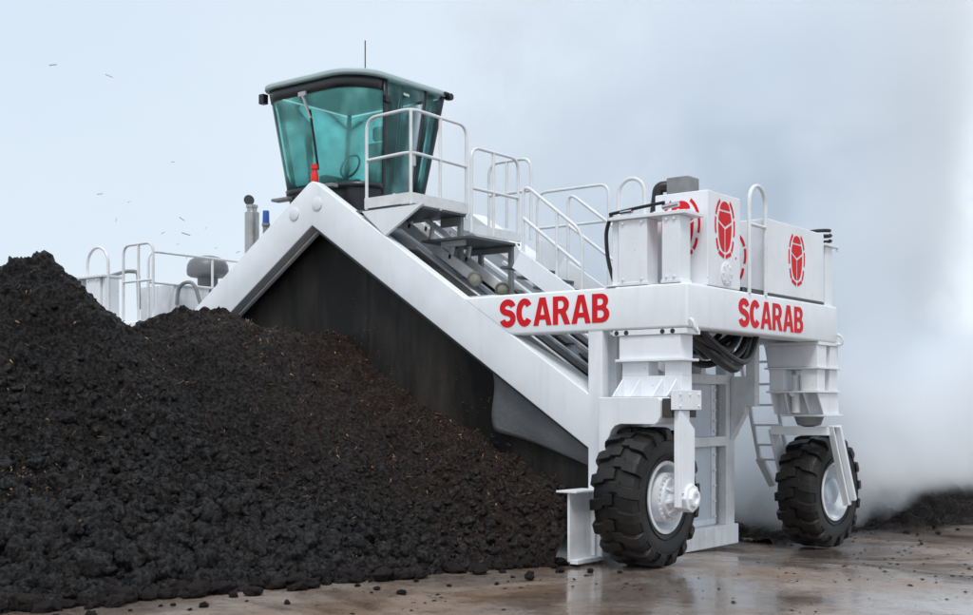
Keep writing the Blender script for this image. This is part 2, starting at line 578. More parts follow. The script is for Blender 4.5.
def compost_mat(name, c0, c1, c2, torn=.9, bd=.042):
    m = bpy.data.materials.new(name)
    m.use_nodes = True
    nn, ll = m.node_tree.nodes, m.node_tree.links
    bb = nn['Principled BSDF']
    tt = nn.new('ShaderNodeTexCoord')
    def N(s, d=6, r=.65):
        q = nn.new('ShaderNodeTexNoise')
        q.inputs['Scale'].default_value = s
        q.inputs['Detail'].default_value = d
        q.inputs['Roughness'].default_value = r
        ll.new(tt.outputs['Object'], q.inputs['Vector'])
        return q.outputs['Fac']
    def MR(s, a, b_, d=1.0, c=0.0):
        q = nn.new('ShaderNodeMapRange')
        q.inputs['From Min'].default_value = a
        q.inputs['From Max'].default_value = b_
        q.inputs['To Min'].default_value = c
        q.inputs['To Max'].default_value = d
        ll.new(s, q.inputs['Value'])
        return q.outputs[0]
    def MC(f, a, c):
        q = nn.new('ShaderNodeMix')
        q.data_type = 'RGBA'
        ll.new(f, q.inputs[0])
        for s, k in ((a, 6), (c, 7)):
            if isinstance(s, tuple):
                q.inputs[k].default_value = (*s, 1)
            else:
                ll.new(s, q.inputs[k])
        return q.outputs[2]
    c = MC(MR(N(2.0), .35, .65), c0, c1)
    sp = nn.new('ShaderNodeSeparateXYZ')                # freshly torn, browner stuff in front of the drum
    ll.new(tt.outputs['Object'], sp.inputs[0])
    ad = nn.new('ShaderNodeMath'); ad.operation = 'MULTIPLY_ADD'
    ll.new(N(1.1, 5), ad.inputs[0]); ad.inputs[1].default_value = 3.4
    ll.new(sp.outputs['Y'], ad.inputs[2])
    c = MC(MR(ad.outputs[0], -.6, 1.9, torn), c, (c1[0] * 2.1, c1[1] * 1.35, c1[2] * 1.05))
    c = MC(MR(N(13, 6, .7), .54, .72, .5), c, c2)
    c = MC(MR(N(60, 4), .58, .70, .8), c, (c2[0] * 1.5, c2[1] * 1.45, c2[2] * 1.4))
    ll.new(c, bb.inputs['Base Color'])
    ll.new(MR(N(5), .35, .65, .8, .2), bb.inputs['Roughness'])
    ll.new(MR(N(24, 5), .42, .68, .75, .12), bb.inputs['Specular IOR Level'])
    bp = nn.new('ShaderNodeBump')
    bp.inputs['Strength'].default_value = 1.0
    bp.inputs['Distance'].default_value = bd
    ll.new(N(38, 8, .75), bp.inputs['Height'])
    ll.new(bp.outputs[0], bb.inputs['Normal'])
    return m
M['compost'] = compost_mat('compost', (.0045, .0042, .0046), (.0105, .008, .007), (.035, .027, .023))
M['clod'] = compost_mat('clod', (.006, .0057, .0062), (.0125, .0105, .0102), (.036, .030, .028), .5, .024)
M['chip'] = mat('wood_chip', (.42, .24, .11), .7, var=(.24, .11, .045), var_scale=3, var_amt=1, lo=.35, hi=.65)
M['chip_dark'] = mat('dark_chip', (.42, .44, .47), .8)

windrow = heap_mesh('compost_windrow', (-10.2, -1.235), (-8.6, .9), .0185, pile_surface, M['compost'])
tag(windrow, 'big dark windrow of lumpy wet compost in front of the white turner', 'compost pile')

ico = bmesh.new()
bmesh.ops.create_icosphere(ico, subdivisions=3, radius=1)
ICO_V = np.array([v.co[:] for v in ico.verts])
ICO_F = np.array([[v.index for v in f.verts] for f in ico.faces])
ico.free()
CLODS = []
for k in range(10):
    off = Vector((k * 7.3, k * 3.1, k))
    v = []
    for p in ICO_V:
        P_ = Vector(p)
        d = 1 + .42 * noise.noise(P_ * 1.2 + off) + .34 * noise.noise(P_ * 2.4 + off) + .15 * noise.noise(P_ * 5 + off) + .10 * noise.noise(P_ * 11 + off)
        v.append(P_ * d)
    CLODS.append(np.array([q[:] for q in v]) * np.array([1.15 + .03 * k, .92, .62 + .03 * k]))
def rotm():
    q = rs.randn(4)
    a, b_, c, d = q / np.linalg.norm(q)
    return np.array([[1 - 2 * (c * c + d * d), 2 * (b_ * c - a * d), 2 * (b_ * d + a * c)],
                     [2 * (b_ * c + a * d), 1 - 2 * (b_ * b_ + d * d), 2 * (c * d - a * b_)],
                     [2 * (b_ * d - a * c), 2 * (c * d + a * b_), 1 - 2 * (b_ * b_ + c * c)]])
def scatter(name, pts, sizes, m, parent, shapes, faces, stretch=None):
    V, F, k = [], [], 0
    for p, s in zip(pts, sizes):
        sh = shapes[rs.randint(len(shapes))]
        V.append((sh * s) @ rotm().T + p)
        F.append(faces + k)
        k += len(sh)
    me = bpy.data.meshes.new(name)
    me.from_pydata(np.concatenate(V).tolist(), [], np.concatenate(F).tolist())
    me.materials.append(m)
    me.shade_smooth()
    o = bpy.data.objects.new(name, me)
    COL.objects.link(o)
    if parent:
        o.parent = parent
    return o
# clods bedded in the windrow's face, larger and denser towards its foot
N_ = 9000
y = rs.uniform(-8, .45, N_)
u = rs.beta(2.6, 1.25, N_) * 1.05
x = ridge_x(y) + u * (toe_x(y) - ridge_x(y))
sx, sy, sz = pile_surface(x, y)
size = (.012 + .066 * rs.rand(N_) ** 5.0) * (.55 + .75 * u) + np.clip((u - .5) / .4, 0, 1) * .085 * rs.rand(N_) ** 3.2
size = size + np.where((u > .45) & (u < .8) & (rs.rand(N_) < .06), .04 * rs.rand(N_), 0)
size = size * np.interp(y + 1.6 * (.8 - u), [-3.2, -1.2], [1, .45])
ok = (sz > -.05) & (sx < -1.32)
cl_ = scatter('clods', np.stack([sx, sy, sz - .15 * size], -1)[ok], size[ok], M['clod'], windrow, CLODS, ICO_F)
tag(cl_, kind='stuff')
# splinters of wood showing in the compost
CH = np.array([[-1, -.3, -.14], [1, -.22, -.14], [1, .22, -.14], [-1, .3, -.14], [-1, -.3, .14], [1, -.22, .14], [1, .22, .14], [-1, .3, .14]], float)
CHF = np.array([[0, 3, 2, 1], [4, 5, 6, 7], [0, 1, 5, 4], [1, 2, 6, 5], [2, 3, 7, 6], [3, 0, 4, 7]])
N_ = 520
y = rs.uniform(-9, .5, N_)
u = rs.uniform(.02, 1.0, N_)
k = N_ // 5                                          # a cluster on the near left face
y[:k] = -4.80 + rs.randn(k) * .20
u[:k] = 0.61 + rs.randn(k) * .045
k2 = 2 * k
y[k:k2] = rs.uniform(-1.5, .4, k)
x = ridge_x(y) + u * (toe_x(y) - ridge_x(y))
sx, sy, sz = pile_surface(x, y)
chs = scatter('wood_chips', np.stack([sx, sy, sz + .012], -1), .009 + .020 * rs.rand(N_) ** 2.5, M['chip'], windrow, [CH], CHF)
tag(chs, kind='stuff')

# fibres and straw matted through the compost
for nm, mt, cnt in (('straw_fibres', mat('pale_fibre', (.20, .14, .085), .7, var=(.10, .06, .035), var_scale=4, var_amt=1, lo=.35, hi=.65), 1100),
                    ('bark_fibres', mat('bark_fibre', (.040, .020, .013), .7, var=(.085, .043, .026), var_scale=5, var_amt=1), 4200)):
    y = rs.uniform(-7.5, .5, cnt)
    y[::2] = rs.uniform(-2.6, .5, len(y[::2]))
    u = rs.uniform(.01, 1.0, cnt)
    x = ridge_x(y) + u * (toe_x(y) - ridge_x(y))
    sx, sy, sz = pile_surface(x, y)
    k_ = sx < -1.28
    fb = scatter(nm, np.stack([sx, sy, sz + .006], -1)[k_], .012 + .045 * rs.rand(int(k_.sum())) ** 2.5, mt, windrow, [CH * np.array([1, .14, .3]), CH * np.array([1, .22, .6]) + np.array([0, 0, .12]) * (CH[:, :1] ** 2)], CHF)
    tag(fb, kind='stuff')

# crumbs falling off the drum in front of the inner shield
cnt = 420
x = rs.uniform(-4.7, -1.45, cnt)
y = rs.uniform(-.35, .08, cnt)
z = pile_z(x, y) + .05 + .75 * rs.rand(cnt) ** 1.8
z = np.minimum(z, 4.0 - .657 * (x + 5.5))
fc = scatter('falling_crumbs', np.stack([x, y, z], -1), .005 + .012 * rs.rand(cnt) ** 3, mat('red_brown_crumb', (.13, .06, .035), .8, var=(.05, .025, .018), var_scale=2, var_amt=1, lo=.35, hi=.6), None, [CH * np.array([1, .7, 1.4])], CHF)
tag(fc, 'reddish brown crumbs falling in front of the dark inner plate', 'crumbs', kind='stuff')

# loose clods on the concrete, one object each
clod_meshes = []
for k in range(6):
    me = bpy.data.meshes.new('loose_clod')
    me.from_pydata(CLODS[k].tolist(), [], ICO_F.tolist())
    me.materials.append(M['clod'])
    me.shade_smooth()
    clod_meshes.append(me)
def clod(x, y, s, label, group):
    o = bpy.data.objects.new('loose_clod', clod_meshes[random.randrange(6)])
    COL.objects.link(o)
    o.location = (x, y, gz(x, y) + s * .55)
    o.scale = (s * random.uniform(.85, 1.2), s * random.uniform(.85, 1.2), s * random.uniform(.75, 1))
    o.rotation_euler = (random.uniform(-.3, .3), random.uniform(-.3, .3), random.uniform(0, 6.28))
    tag(o, label, 'clod', group)
for k in range(78):
    yy = random.uniform(-6.6, -.25)
    far = random.random() ** 2.6
    s = random.choice((.018, .025, .03, .04, .05, .07, .085)) * (1 if far < .3 else .55)
    clod(float(toe_x(np.array(yy))) + .12 + far * 1.1, yy, s, 'loose dark clod lying on the wet concrete along the foot of the big windrow', 'loose clods along the windrow foot')
for k in range(56):
    yy = random.uniform(-6.4, -.7)
    clod(float(toe_x(np.array(yy))) + random.uniform(-.06, .24), yy, random.choice((.055, .07, .085, .105)), 'fist sized or larger dark clod resting against the foot of the big windrow', 'big clods at the windrow foot')
for k in range(26):
    clod(random.uniform(-1.4, 2.2), random.uniform(4.6, 9), random.uniform(.02, .05), 'small dark crumb lying on the wet concrete past the machine', 'crumbs on the concrete past the machine')

# grit and trodden crumbs over the yard
cnt = 9000
gx_, gy_ = rs.uniform(-1.0, 9, cnt), rs.uniform(-5.5, 11, cnt)
kk = (gx_ - toe_x(gy_) > .1) & (rs.rand(cnt) < np.clip(.25 + 2.2 * fbm(gx_ * .8, gy_ * .8, 3), .05, 1)) & ~((gx_ < .1) & (gy_ > -.3) & (gy_ < 4.9) & (gx_ > -1.3))
gx_, gy_ = gx_[kk], gy_[kk]
gp = np.stack([gx_, gy_, np.array([gz(a_, b__) for a_, b__ in zip(gx_, gy_)]) + .003], -1)
GV = np.array([[math.cos(a_) * (.8 + .4 * ((k_ * 7) % 5) / 5), math.sin(a_) * (.8 + .4 * ((k_ * 3) % 5) / 5), 0] for k_, a_ in enumerate(np.linspace(0, 2 * math.pi, 7)[:-1])] + [[.2, .1, .45], [-.25, -.1, .38]])
GF = np.array([[0, 1, 6], [1, 2, 6], [2, 7, 6], [2, 3, 7], [3, 4, 7], [4, 5, 7], [5, 6, 7], [5, 0, 6]])
V_, F_, k0 = [], [], 0
for p_ in gp:
    a_ = rs.rand() * 6.28
    c_, s_ = math.cos(a_), math.sin(a_)
    sc_ = .009 + .034 * rs.rand() ** 4
    V_.append(GV @ np.array([[c_, s_, 0], [-s_ * .6, c_ * .6, 0], [0, 0, .7]]) * sc_ + p_)
    F_.append(GF + k0)
    k0 += len(GV)
me = bpy.data.meshes.new('grit')
me.from_pydata(np.concatenate(V_).tolist(), [], np.concatenate(F_).tolist())
me.materials.append(M['clod'])
o = bpy.data.objects.new('grit', me)
COL.objects.link(o)
tag(o, 'dark grit and trodden crumbs scattered over the wet concrete', 'grit', kind='stuff')

# ------------------------------------------------------------------ the turned windrow behind the machine
def back_z(x, y):
    xt = np.interp(y, [4.6, 7.7, 9.3, 14, 40], [-1.7, -.55, .35, 1.2, 2.5])
    xr = xt - 4.4
    u = np.where(x > xr, (x - xr) / (xt - xr), (xr - x) / 4.4)
    z = np.interp(y, [4.2, 5.2, 6.5, 8, 10, 40], [.15, .5, 1.1, 1.8, 2.7, 3.1]) * np.clip(1 - u, -.3, 1)
    return z + fbm(x * .9, y * .9, 4) * .5 * np.clip(z, 0, 1) - .17
def back_surface(x, y):
    z = back_z(x, y)
    d = lumps(x * 3, y * 3) * .16 + lumps(x * 7 + 3, y * 7) * .08 + fbm(x * 6, y * 6, 5, .65) * .34 - .05
    return x + d * .5, y, np.where(back_z(x, y) < -.21, -1.0, z + d * .7)
back = heap_mesh('turned_windrow', (-10, 3.2), (4.3, 24), .05, back_surface, compost_mat('back_compost', (.016, .012, .010), (.028, .020, .016), (.06, .045, .036), .1))
tag(back, 'dark brown windrow behind the machine, its foot showing below white steam', 'compost pile')

# ------------------------------------------------------------------ steam
bm = BM()
box(bm, -12, 4.2, 4.78, 17, -.35, 17)
sm = bpy.data.materials.new('steam')
sm.use_nodes = True
n, l = sm.node_tree.nodes, sm.node_tree.links
n.clear()
o = n.new('ShaderNodeOutputMaterial')
pv = n.new('ShaderNodeVolumePrincipled')
pv.inputs['Color'].default_value = (.932, .958, .984, 1)
pv.inputs['Anisotropy'].default_value = -.15
t = n.new('ShaderNodeTexCoord')
sep = n.new('ShaderNodeSeparateXYZ')
l.new(t.outputs['Object'], sep.inputs[0])
def math_(op, a, b_=None, c=None):
    q = n.new('ShaderNodeMath')
    q.operation = op
    for k, v in enumerate((a, b_, c)):
        if v is None:
            continue
        if isinstance(v, (int, float)):
            q.inputs[k].default_value = v
        else:
            l.new(v, q.inputs[k])
    return q.outputs[0]
def smooth(s, a, b_):
    q = n.new('ShaderNodeMapRange')
    q.interpolation_type = 'SMOOTHSTEP'
    q.inputs['From Min'].default_value = a
    q.inputs['From Max'].default_value = b_
    l.new(s, q.inputs['Value'])
    return q.outputs[0]
X, Y, Z = sep.outputs
big = nz(.20, 4, .5, .8)
fine = nz(.62, 5, .58, .6)
def wob(s, f, k):
    return math_('ADD', s, math_('MULTIPLY', math_('SUBTRACT', f, .5), k))
# tall plume: its right edge drifts; thins out upwards
xs_ = math_('ADD', math_('SUBTRACT', X, math_('MULTIPLY', Z, .10)), math_('MULTIPLY', math_('SUBTRACT', Y, 9.0), .30))
right = math_('SUBTRACT', 1.0, smooth(wob(wob(xs_, big, 4.0), fine, 2.4), -1.5, .2))
left = smooth(wob(X, big, 5.0), -11, -6.5)
backf = math_('SUBTRACT', 1.0, smooth(Y, 10, 17))
front = smooth(wob(Y, fine, 1.6), 4.9, 6.3)
top = math_('SUBTRACT', 1.0, math_('MULTIPLY', smooth(Z, 3.0, 13.5), .93))
lift = math_('SUBTRACT', Z, math_('MULTIPLY', smooth(math_('SUBTRACT', X, math_('MULTIPLY', Y, .12)), -1.80, -.85), .60))
foot = smooth(wob(lift, fine, 1.0), -.2, .5)
clump = smooth(math_('ADD', math_('MULTIPLY', big, .45), math_('MULTIPLY', fine, .55)), .455, .545)
d = math_('MULTIPLY', right, left)
for s in (front, backf, top, foot, math_('SUBTRACT', 1.0, smooth(Z, 14, 16.8)), math_('MULTIPLY_ADD', clump, .95, .05)):
    d = math_('MULTIPLY', d, s)
# low bank creeping over the flank and the foot of the turned windrow
low = math_('SUBTRACT', 1.0, smooth(wob(Z, fine, 2.6), 1.5, 3.0))
lowx = math_('SUBTRACT', 1.0, smooth(wob(math_('SUBTRACT', X, math_('MULTIPLY', Y, .10)), fine, 3.4), -.9, .5))
low = math_('MULTIPLY', low, math_('MULTIPLY', lowx, left))
lowf = smooth(wob(lift, fine, .9), -.15, .4)
for s in (smooth(wob(Y, fine, 1.2), 4.8, 5.7), backf, lowf, math_('MULTIPLY_ADD', clump, .94, .06)):
    low = math_('MULTIPLY', low, s)
d = math_('ADD', math_('MULTIPLY', d, 1.7), math_('MULTIPLY', low, 6.0))
l.new(d, pv.inputs['Density'])
l.new(pv.outputs[0], o.inputs['Volume'])
st = tag(link('steam', bm, sm, smooth=False), 'bank of white steam drifting up behind the machine', 'steam', kind='stuff')

# ------------------------------------------------------------------ THE MACHINE
mc = tag(empty('windrow_turner', (AX, 2.0, 0)), 'huge white straddle compost turner with green glass cab and red lettering', 'compost turner')
SL = .657
def band(x, off=0.0):                      # height of the arch's upper line
    return 4.65 - SL * abs(x - AX) + off

# front frame: arch band with its posts; the platform beams butt onto it
up = [(-5.57, 4.615), (-5.5, 4.64), (-5.43, 4.615)]
side_ = [(-2.96, 2.981), (-2.25, 2.515), (-1.22, 1.838), (-1.22, 2.513), (-1.04, 2.513), (-1.04, .06), (-1.22, .06), (-1.22, 1.245)]
outer = up + side_ + [(-5.5, 4.06)] + [(mir(p), q) for p, q in side_[::-1]]
def on_seam(v):
    x_ = max(v.co.x, mir(v.co.x))
    return (abs(v.co.z - band(x_)) < .004 and -2.97 < x_ < -2.24) or (abs(v.co.z - 2.513) < .001)
def bevel_sel(bm, w_, skip, seg=3):
    bmesh.ops.recalc_face_normals(bm, faces=bm.faces)
    ed = [e for e in bm.edges if len(e.link_faces) == 2 and e.calc_face_angle(0) > R(30) and not skip(e)]
    bmesh.ops.bevel(bm, geom=ed, offset=w_, segments=seg, affect='EDGES', profile=.5)
bm = BM(); prism(bm, outer, (), 'y', 0, .15)
bevel_sel(bm, .014, lambda e: all(on_seam(v) for v in e.verts))
fr = link('main_frame', bm, M['white'], mc)
beams = []
for f in ((lambda v: v), mir):
    plan = [(-2.96, 0), (0, 0), (0, 3.99), (-2.3, 3.99), (-2.3, 3.69), (-.30, 3.69), (-.30, .30), (-2.96, .30)]
    bm = BM(); prism(bm, [(f(p), q) for p, q in plan], (), 'z', 2.515, 2.98)
    for v in bm.verts:
        if abs(v.co.x - f(-2.96)) < 1e-4 and v.co.z < 2.6:
            v.co.x = f(-2.255)
    bevel_sel(bm, .028, lambda e: all(max(v.co.x, mir(v.co.x)) < -2.25 and v.co.y < .31 for v in e.verts), 4)
    beams.append(link('platform_beam', bm, M['white'], mc))
# sloping gusset that widens down the right arm, and the arch at the rear
for f in ((lambda v: v), mir):
    bm = BM()
    tp = [(-2.25, .151, 2.512), (-1.225, .151, 1.838), (-1.225, .60, 1.838), (-2.25, .17, 2.512)]
    v0 = [bm.verts.new((f(p[0]), p[1], p[2])) for p in tp]
    v1 = [bm.verts.new((f(p[0]), p[1], p[2] - .03)) for p in tp]
    bm.faces.new(v0); bm.faces.new(v1[::-1])
    for i in range(4):
        bm.faces.new([v0[i], v0[(i + 1) % 4], v1[(i + 1) % 4], v1[i]])
    link('arm_gusset', bm, M['white'], mc)
bm = BM()
prism(bm, [(-1.222, 1.838), (-1.222, 1.33), (-5.5, 4.10), (mir(-1.222), 1.33), (mir(-1.222), 1.838), (-5.5, 4.638)], (), 'y', 3.30, 3.68)
link('rear_arch', bm, M['white'], mc, .01)
# raised discs welded on the apex
for px, pz in ((-5.83, 4.24), (-5.40, 4.33)):
    bm = BM(); lathe(bm, [(.085, -.012), (.085, -.02), (.07, -.026)], (px, 0.008, pz), 'y', 24); link('cover_disc', bm, M['white'], mc)
# lower lip of the arch, a bent plate along its left arm
bm = BM()
bar(bm, (-9.6, .185, band(-9.6, -.605)), (-5.51, .185, band(-5.51, -.605)), .06, .03)
link('arch_lip', bm, M['white'], mc, .004)

bm = BM()
bar(bm, (-5.47, .05, band(-5.47, -.602)), (-1.24, .05, band(-1.24, -.602)), .10, .022)
link('arch_seal', bm, M['blackp'], mc)
# tunnel hood between the arches
for s in (1, -1):
    f = (lambda v: v) if s == 1 else mir
    bm = BM()
    prism(bm, [(f(-5.5), 4.36), (f(-1.23), 4.36 - SL * 4.27), (f(-1.23), 4.30 - SL * 4.27), (f(-5.5), 4.30)], (), 'y', .153, 3.295)
    link('hood_panel', bm, M['steel'], mc)
bm = BM()
for yy, hgt, wd in ((.62, .03, .08), (1.02, .05, .05), (1.42, .06, .06), (1.95, .05, .05), (2.45, .05, .10), (2.95, .05, .06)):
    bar(bm, (-4.6, yy, 4.385 - SL * .9), (-1.30, yy, 4.385 - SL * 4.2), wd, hgt)
link('hood_ribs', bm, M['white_low'], mc, .004)
bm = BM()
for yy, x0, x1 in ((.86, -4.5, -3.3), (.86, -2.9, -1.9), (1.22, -3.3, -1.5), (1.7, -4.2, -2.6), (1.7, -2.4, -1.4), (2.2, -3.8, -1.5)):
    bar(bm, (x0, yy, 4.40 + SL * (AX - x0)), (x1, yy, 4.40 + SL * (AX - x1)), .2, .025)
link('hood_cover_plates', bm, M['dark'], mc, .004)

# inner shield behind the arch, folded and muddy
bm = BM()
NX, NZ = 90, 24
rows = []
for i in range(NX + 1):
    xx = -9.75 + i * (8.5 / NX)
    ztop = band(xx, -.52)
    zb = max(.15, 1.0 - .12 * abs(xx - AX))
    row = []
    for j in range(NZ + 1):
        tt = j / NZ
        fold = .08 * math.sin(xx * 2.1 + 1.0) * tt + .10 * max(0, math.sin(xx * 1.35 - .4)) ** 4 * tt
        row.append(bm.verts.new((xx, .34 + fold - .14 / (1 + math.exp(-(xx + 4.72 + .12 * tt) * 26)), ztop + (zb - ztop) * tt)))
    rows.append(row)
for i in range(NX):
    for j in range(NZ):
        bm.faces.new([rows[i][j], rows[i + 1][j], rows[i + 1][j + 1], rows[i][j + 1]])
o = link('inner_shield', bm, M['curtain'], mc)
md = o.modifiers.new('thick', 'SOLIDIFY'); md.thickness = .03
# grey rubber flap hanging under the right arm of the arch
bm = BM()
rows = []
for i in range(25):
    t_ = i / 24
    xx = -2.60 + t_ * 1.37
    zt = band(xx, -.62)
    zb = 1.42 - .18 * t_ ** .7 - .22 * t_ ** 2
    rows.append([bm.verts.new((xx + .03 * math.sin(j * .5), .10 + .05 * (j / 12) ** 2 + .02 * math.sin(t_ * 7), zt + (zb - zt) * j / 12)) for j in range(13)])
for i in range(24):
    for j in range(12):
        bm.faces.new([rows[i][j], rows[i + 1][j], rows[i + 1][j + 1], rows[i][j + 1]])
o = link('rubber_flap', bm, M['flap'], mc)
md = o.modifiers.new('thick', 'SOLIDIFY'); md.thickness = .02

# ---- side walls of the tunnel
def side_wall(f):
    sx = lambda a_, b_: sorted((f(a_), f(b_)))
    bm = BM()
    for y0, y1, z0, z1 in ((.302, .42, .2, 2.48), (1.05, 1.17, .2, 1.96), (2.95, 3.18, .2, 2.5), (2.28, 2.40, 2.1, 2.5)):
        box(bm, *sx(-1.20, -1.045), y0, y1, z0, z1)
    for y0, y1, z0, z1 in ((.3, 3.18, 1.20, 1.32), (.3, 3.18, 1.98, 2.10)):
        box(bm, *sx(-1.19, -1.05), y0, y1, z0, z1)
    box(bm, *sx(-1.22, -1.0), .302, 3.2, -.05, .2)
    link('wall_frame', bm, M['white_low'], mc, .008)
    for y0, y1, z0, z1 in ((.42, 1.05, .2, 1.2), (.42, 1.05, 1.32, 1.98), (1.17, 2.80, .2, 1.2), (1.17, 2.80, 1.32, 1.98)):
        bm = BM(); box(bm, *sx(-1.16, -1.13), y0, y1, z0, z1)
        link('wall_panel', bm, M['panel'], mc, .004)
    bm = BM()
    for z0, z1 in ((.22, 1.19), (1.33, 1.97)):
        box(bm, *sx(-1.128, -1.115), 2.68, 2.79, z0, z1)
        for k in range(5):
            zz = z0 + (z1 - z0) * (k + .5) / 5
            box(bm, *sx(-1.104, -1.09), 2.71, 2.76, zz - .012, zz + .012)
    box(bm, *sx(-1.128, -1.115), 1.2, 2.68, .22, .29)
    link('panel_bolt_strip', bm, M['white_low'], mc)
    bm = BM(); box(bm, *sx(-1.21, -1.15), 2.81, 2.94, .21, 1.19); box(bm, *sx(-1.21, -1.15), 2.81, 2.94, 1.33, 1.97)
    link('wall_recess', bm, M['grey'], mc)
    # rear corner plate with its slanted lower edge
    bm = BM(); prism(bm, [(f(-1.04), 1.27), (f(-.84), 1.63), (f(-.84), 1.70), (f(-.70), 1.70), (f(-.70), 2.512), (f(-.83), 2.512), (f(-.83), 2.08), (f(-1.04), 2.08)], (), 'y', 3.05, 3.18)
    link('corner_plate', bm, M['white_low'], mc, .006)
    # guide plate in front of the post
    bm = BM()
    box(bm, *sx(-1.18, -1.15), -.46, -.003, .05, .78)
    box(bm, *sx(-1.30, -1.04), -.50, -.003, .782, .805)
    box(bm, *sx(-1.149, -1.05), -.46, -.003, .03, .075)
    box(bm, *sx(-1.149, -1.10), -.05, -.003, .08, .78)
    link('guide_plate', bm, M['white_low'], mc, .005)
side_wall(lambda v: v)
side_wall(mir)

# ---- wheels
def make_wheel(cx, cy, cz, side, tilt=0.0):
    """rim is the wheel itself; tyre and hub are its sub-parts. side=+1: outer face towards +x"""
    s = side
    T = Matrix.Translation((cx, cy, cz)) @ Matrix.Rotation(tilt, 4, 'Z')
    bm = BM()
    lathe(bm, [(.385, s * .235), (.385, s * .250), (.350, s * .252), (.335, s * .225), (.325, s * .12), (.29, s * .06), (.12, s * .05), (.12, -s * .1), (.33, -s * .15), (.37, -s * .23), (.37, -s * .2), (.345, -s * .14), (.345, s * .2)], (0, 0, 0), 'x', 48, close=True)
    bm.transform(T)
    wh = link('wheel', bm, M['white_low'], mc)
    bm = BM()
    prof = [(.37, .215), (.40, .245), (.47, .262), (.56, .266), (.63, .256), (.675, .235), (.695, .19), (.700, .08), (.700, -.08), (.695, -.19), (.675, -.235), (.63, -.256), (.56, -.266), (.47, -.262), (.40, -.245), (.37, -.215)]
    lathe(bm, prof, (0, 0, 0), 'x', 72, close=True)
    for rr in (.445, .60):                              # rings moulded on the sidewall
        for sg in (1, -1):
            lathe(bm, [(rr - .008, sg * .262), (rr, sg * .272), (rr + .008, sg * .262), (rr, sg * .25)], (0, 0, 0), 'x', 72, close=True)
    nl = 17
    for sg in (1, -1):
        for k in range(nl):
            a0 = 2 * math.pi * (k + (.5 if sg < 0 else 0)) / nl
            hw = .066
            secs = []
            #   (lateral position, angle lead, radius bottom, radius top)
            for lx, lead, rb, rt in ((-.02, -.01, .68, .738), (.085, .0, .68, .744), (.10, .045, .68, .744), (.20, .075, .675, .742), (.255, .085, .655, .722), (.28, .09, .60, .66)):
                vs = []
                for da, rad in ((-hw, rb), (-hw * .8, rt), (hw * .8, rt), (hw, rb)):
                    ang = a0 + lead + da / .7
                    vs.append(bm.verts.new((sg * lx, rad * math.cos(ang), rad * math.sin(ang))))
                secs.append(vs)
            for p, q in zip(secs, secs[1:]):
                for i in range(4):
                    bm.faces.new([p[i], p[(i + 1) % 4], q[(i + 1) % 4], q[i]])
            bm.faces.new(secs[0]); bm.faces.new(secs[-1][::-1])
    bm.transform(T)
    link('tyre', bm, M['rubber'], wh, .008, angle=38)
    return wh, T, s

def hub(wh, T, s, long=True):
    bm = BM()
    if long:
        lathe(bm, [(.05, s * .0), (.255, s * .05), (.262, s * .20), (.262, s * .29), (.215, s * .292), (.212, s * .335), (.14, s * .34), (.11, s * .40), (.10, s * .43)], (0, 0, 0), 'x', 40)
        for k in range(26):
            a_ = 2 * math.pi * k / 26
            lathe(bm, [(.012, s * .291), (.012, s * .305)], (0, .238 * math.cos(a_), .238 * math.sin(a_)), 'x', 6)
        for k in range(8):                               # stiffening ribs
            a_ = 2 * math.pi * k / 8 + .2
            c_, s_ = math.cos(a_), math.sin(a_)
            p = Vector((0, c_, s_)); q = Vector((0, -s_, c_)) * .012
            v = [bm.verts.new(p * r_ + q * w_ + Vector((s * h_, 0, 0))) for w_ in (-1, 1) for r_, h_ in ((.10, .33), (.205, .33), (.10, .44))]
            bm.faces.new(v[:3]); bm.faces.new(v[3:][::-1])
            for i in range(3):
                bm.faces.new([v[i], v[(i + 1) % 3], v[3 + (i + 1) % 3], v[3 + i]])
    else:
        lathe(bm, [(.05, s * .0), (.30, s * .052), (.30, s * .07), (.18, s * .075), (.17, s * .2), (.1, s * .22)], (0, 0, 0), 'x', 40)
    bm.transform(T)
    return link('hub', bm, M['white_low' if long else 'panel'], wh)

def bolts(bm, pts, axis, r=.016, h=.014, d=1):
    for p in pts:
        lathe(bm, [(r, 0), (r, d * h)], p, axis, 6)

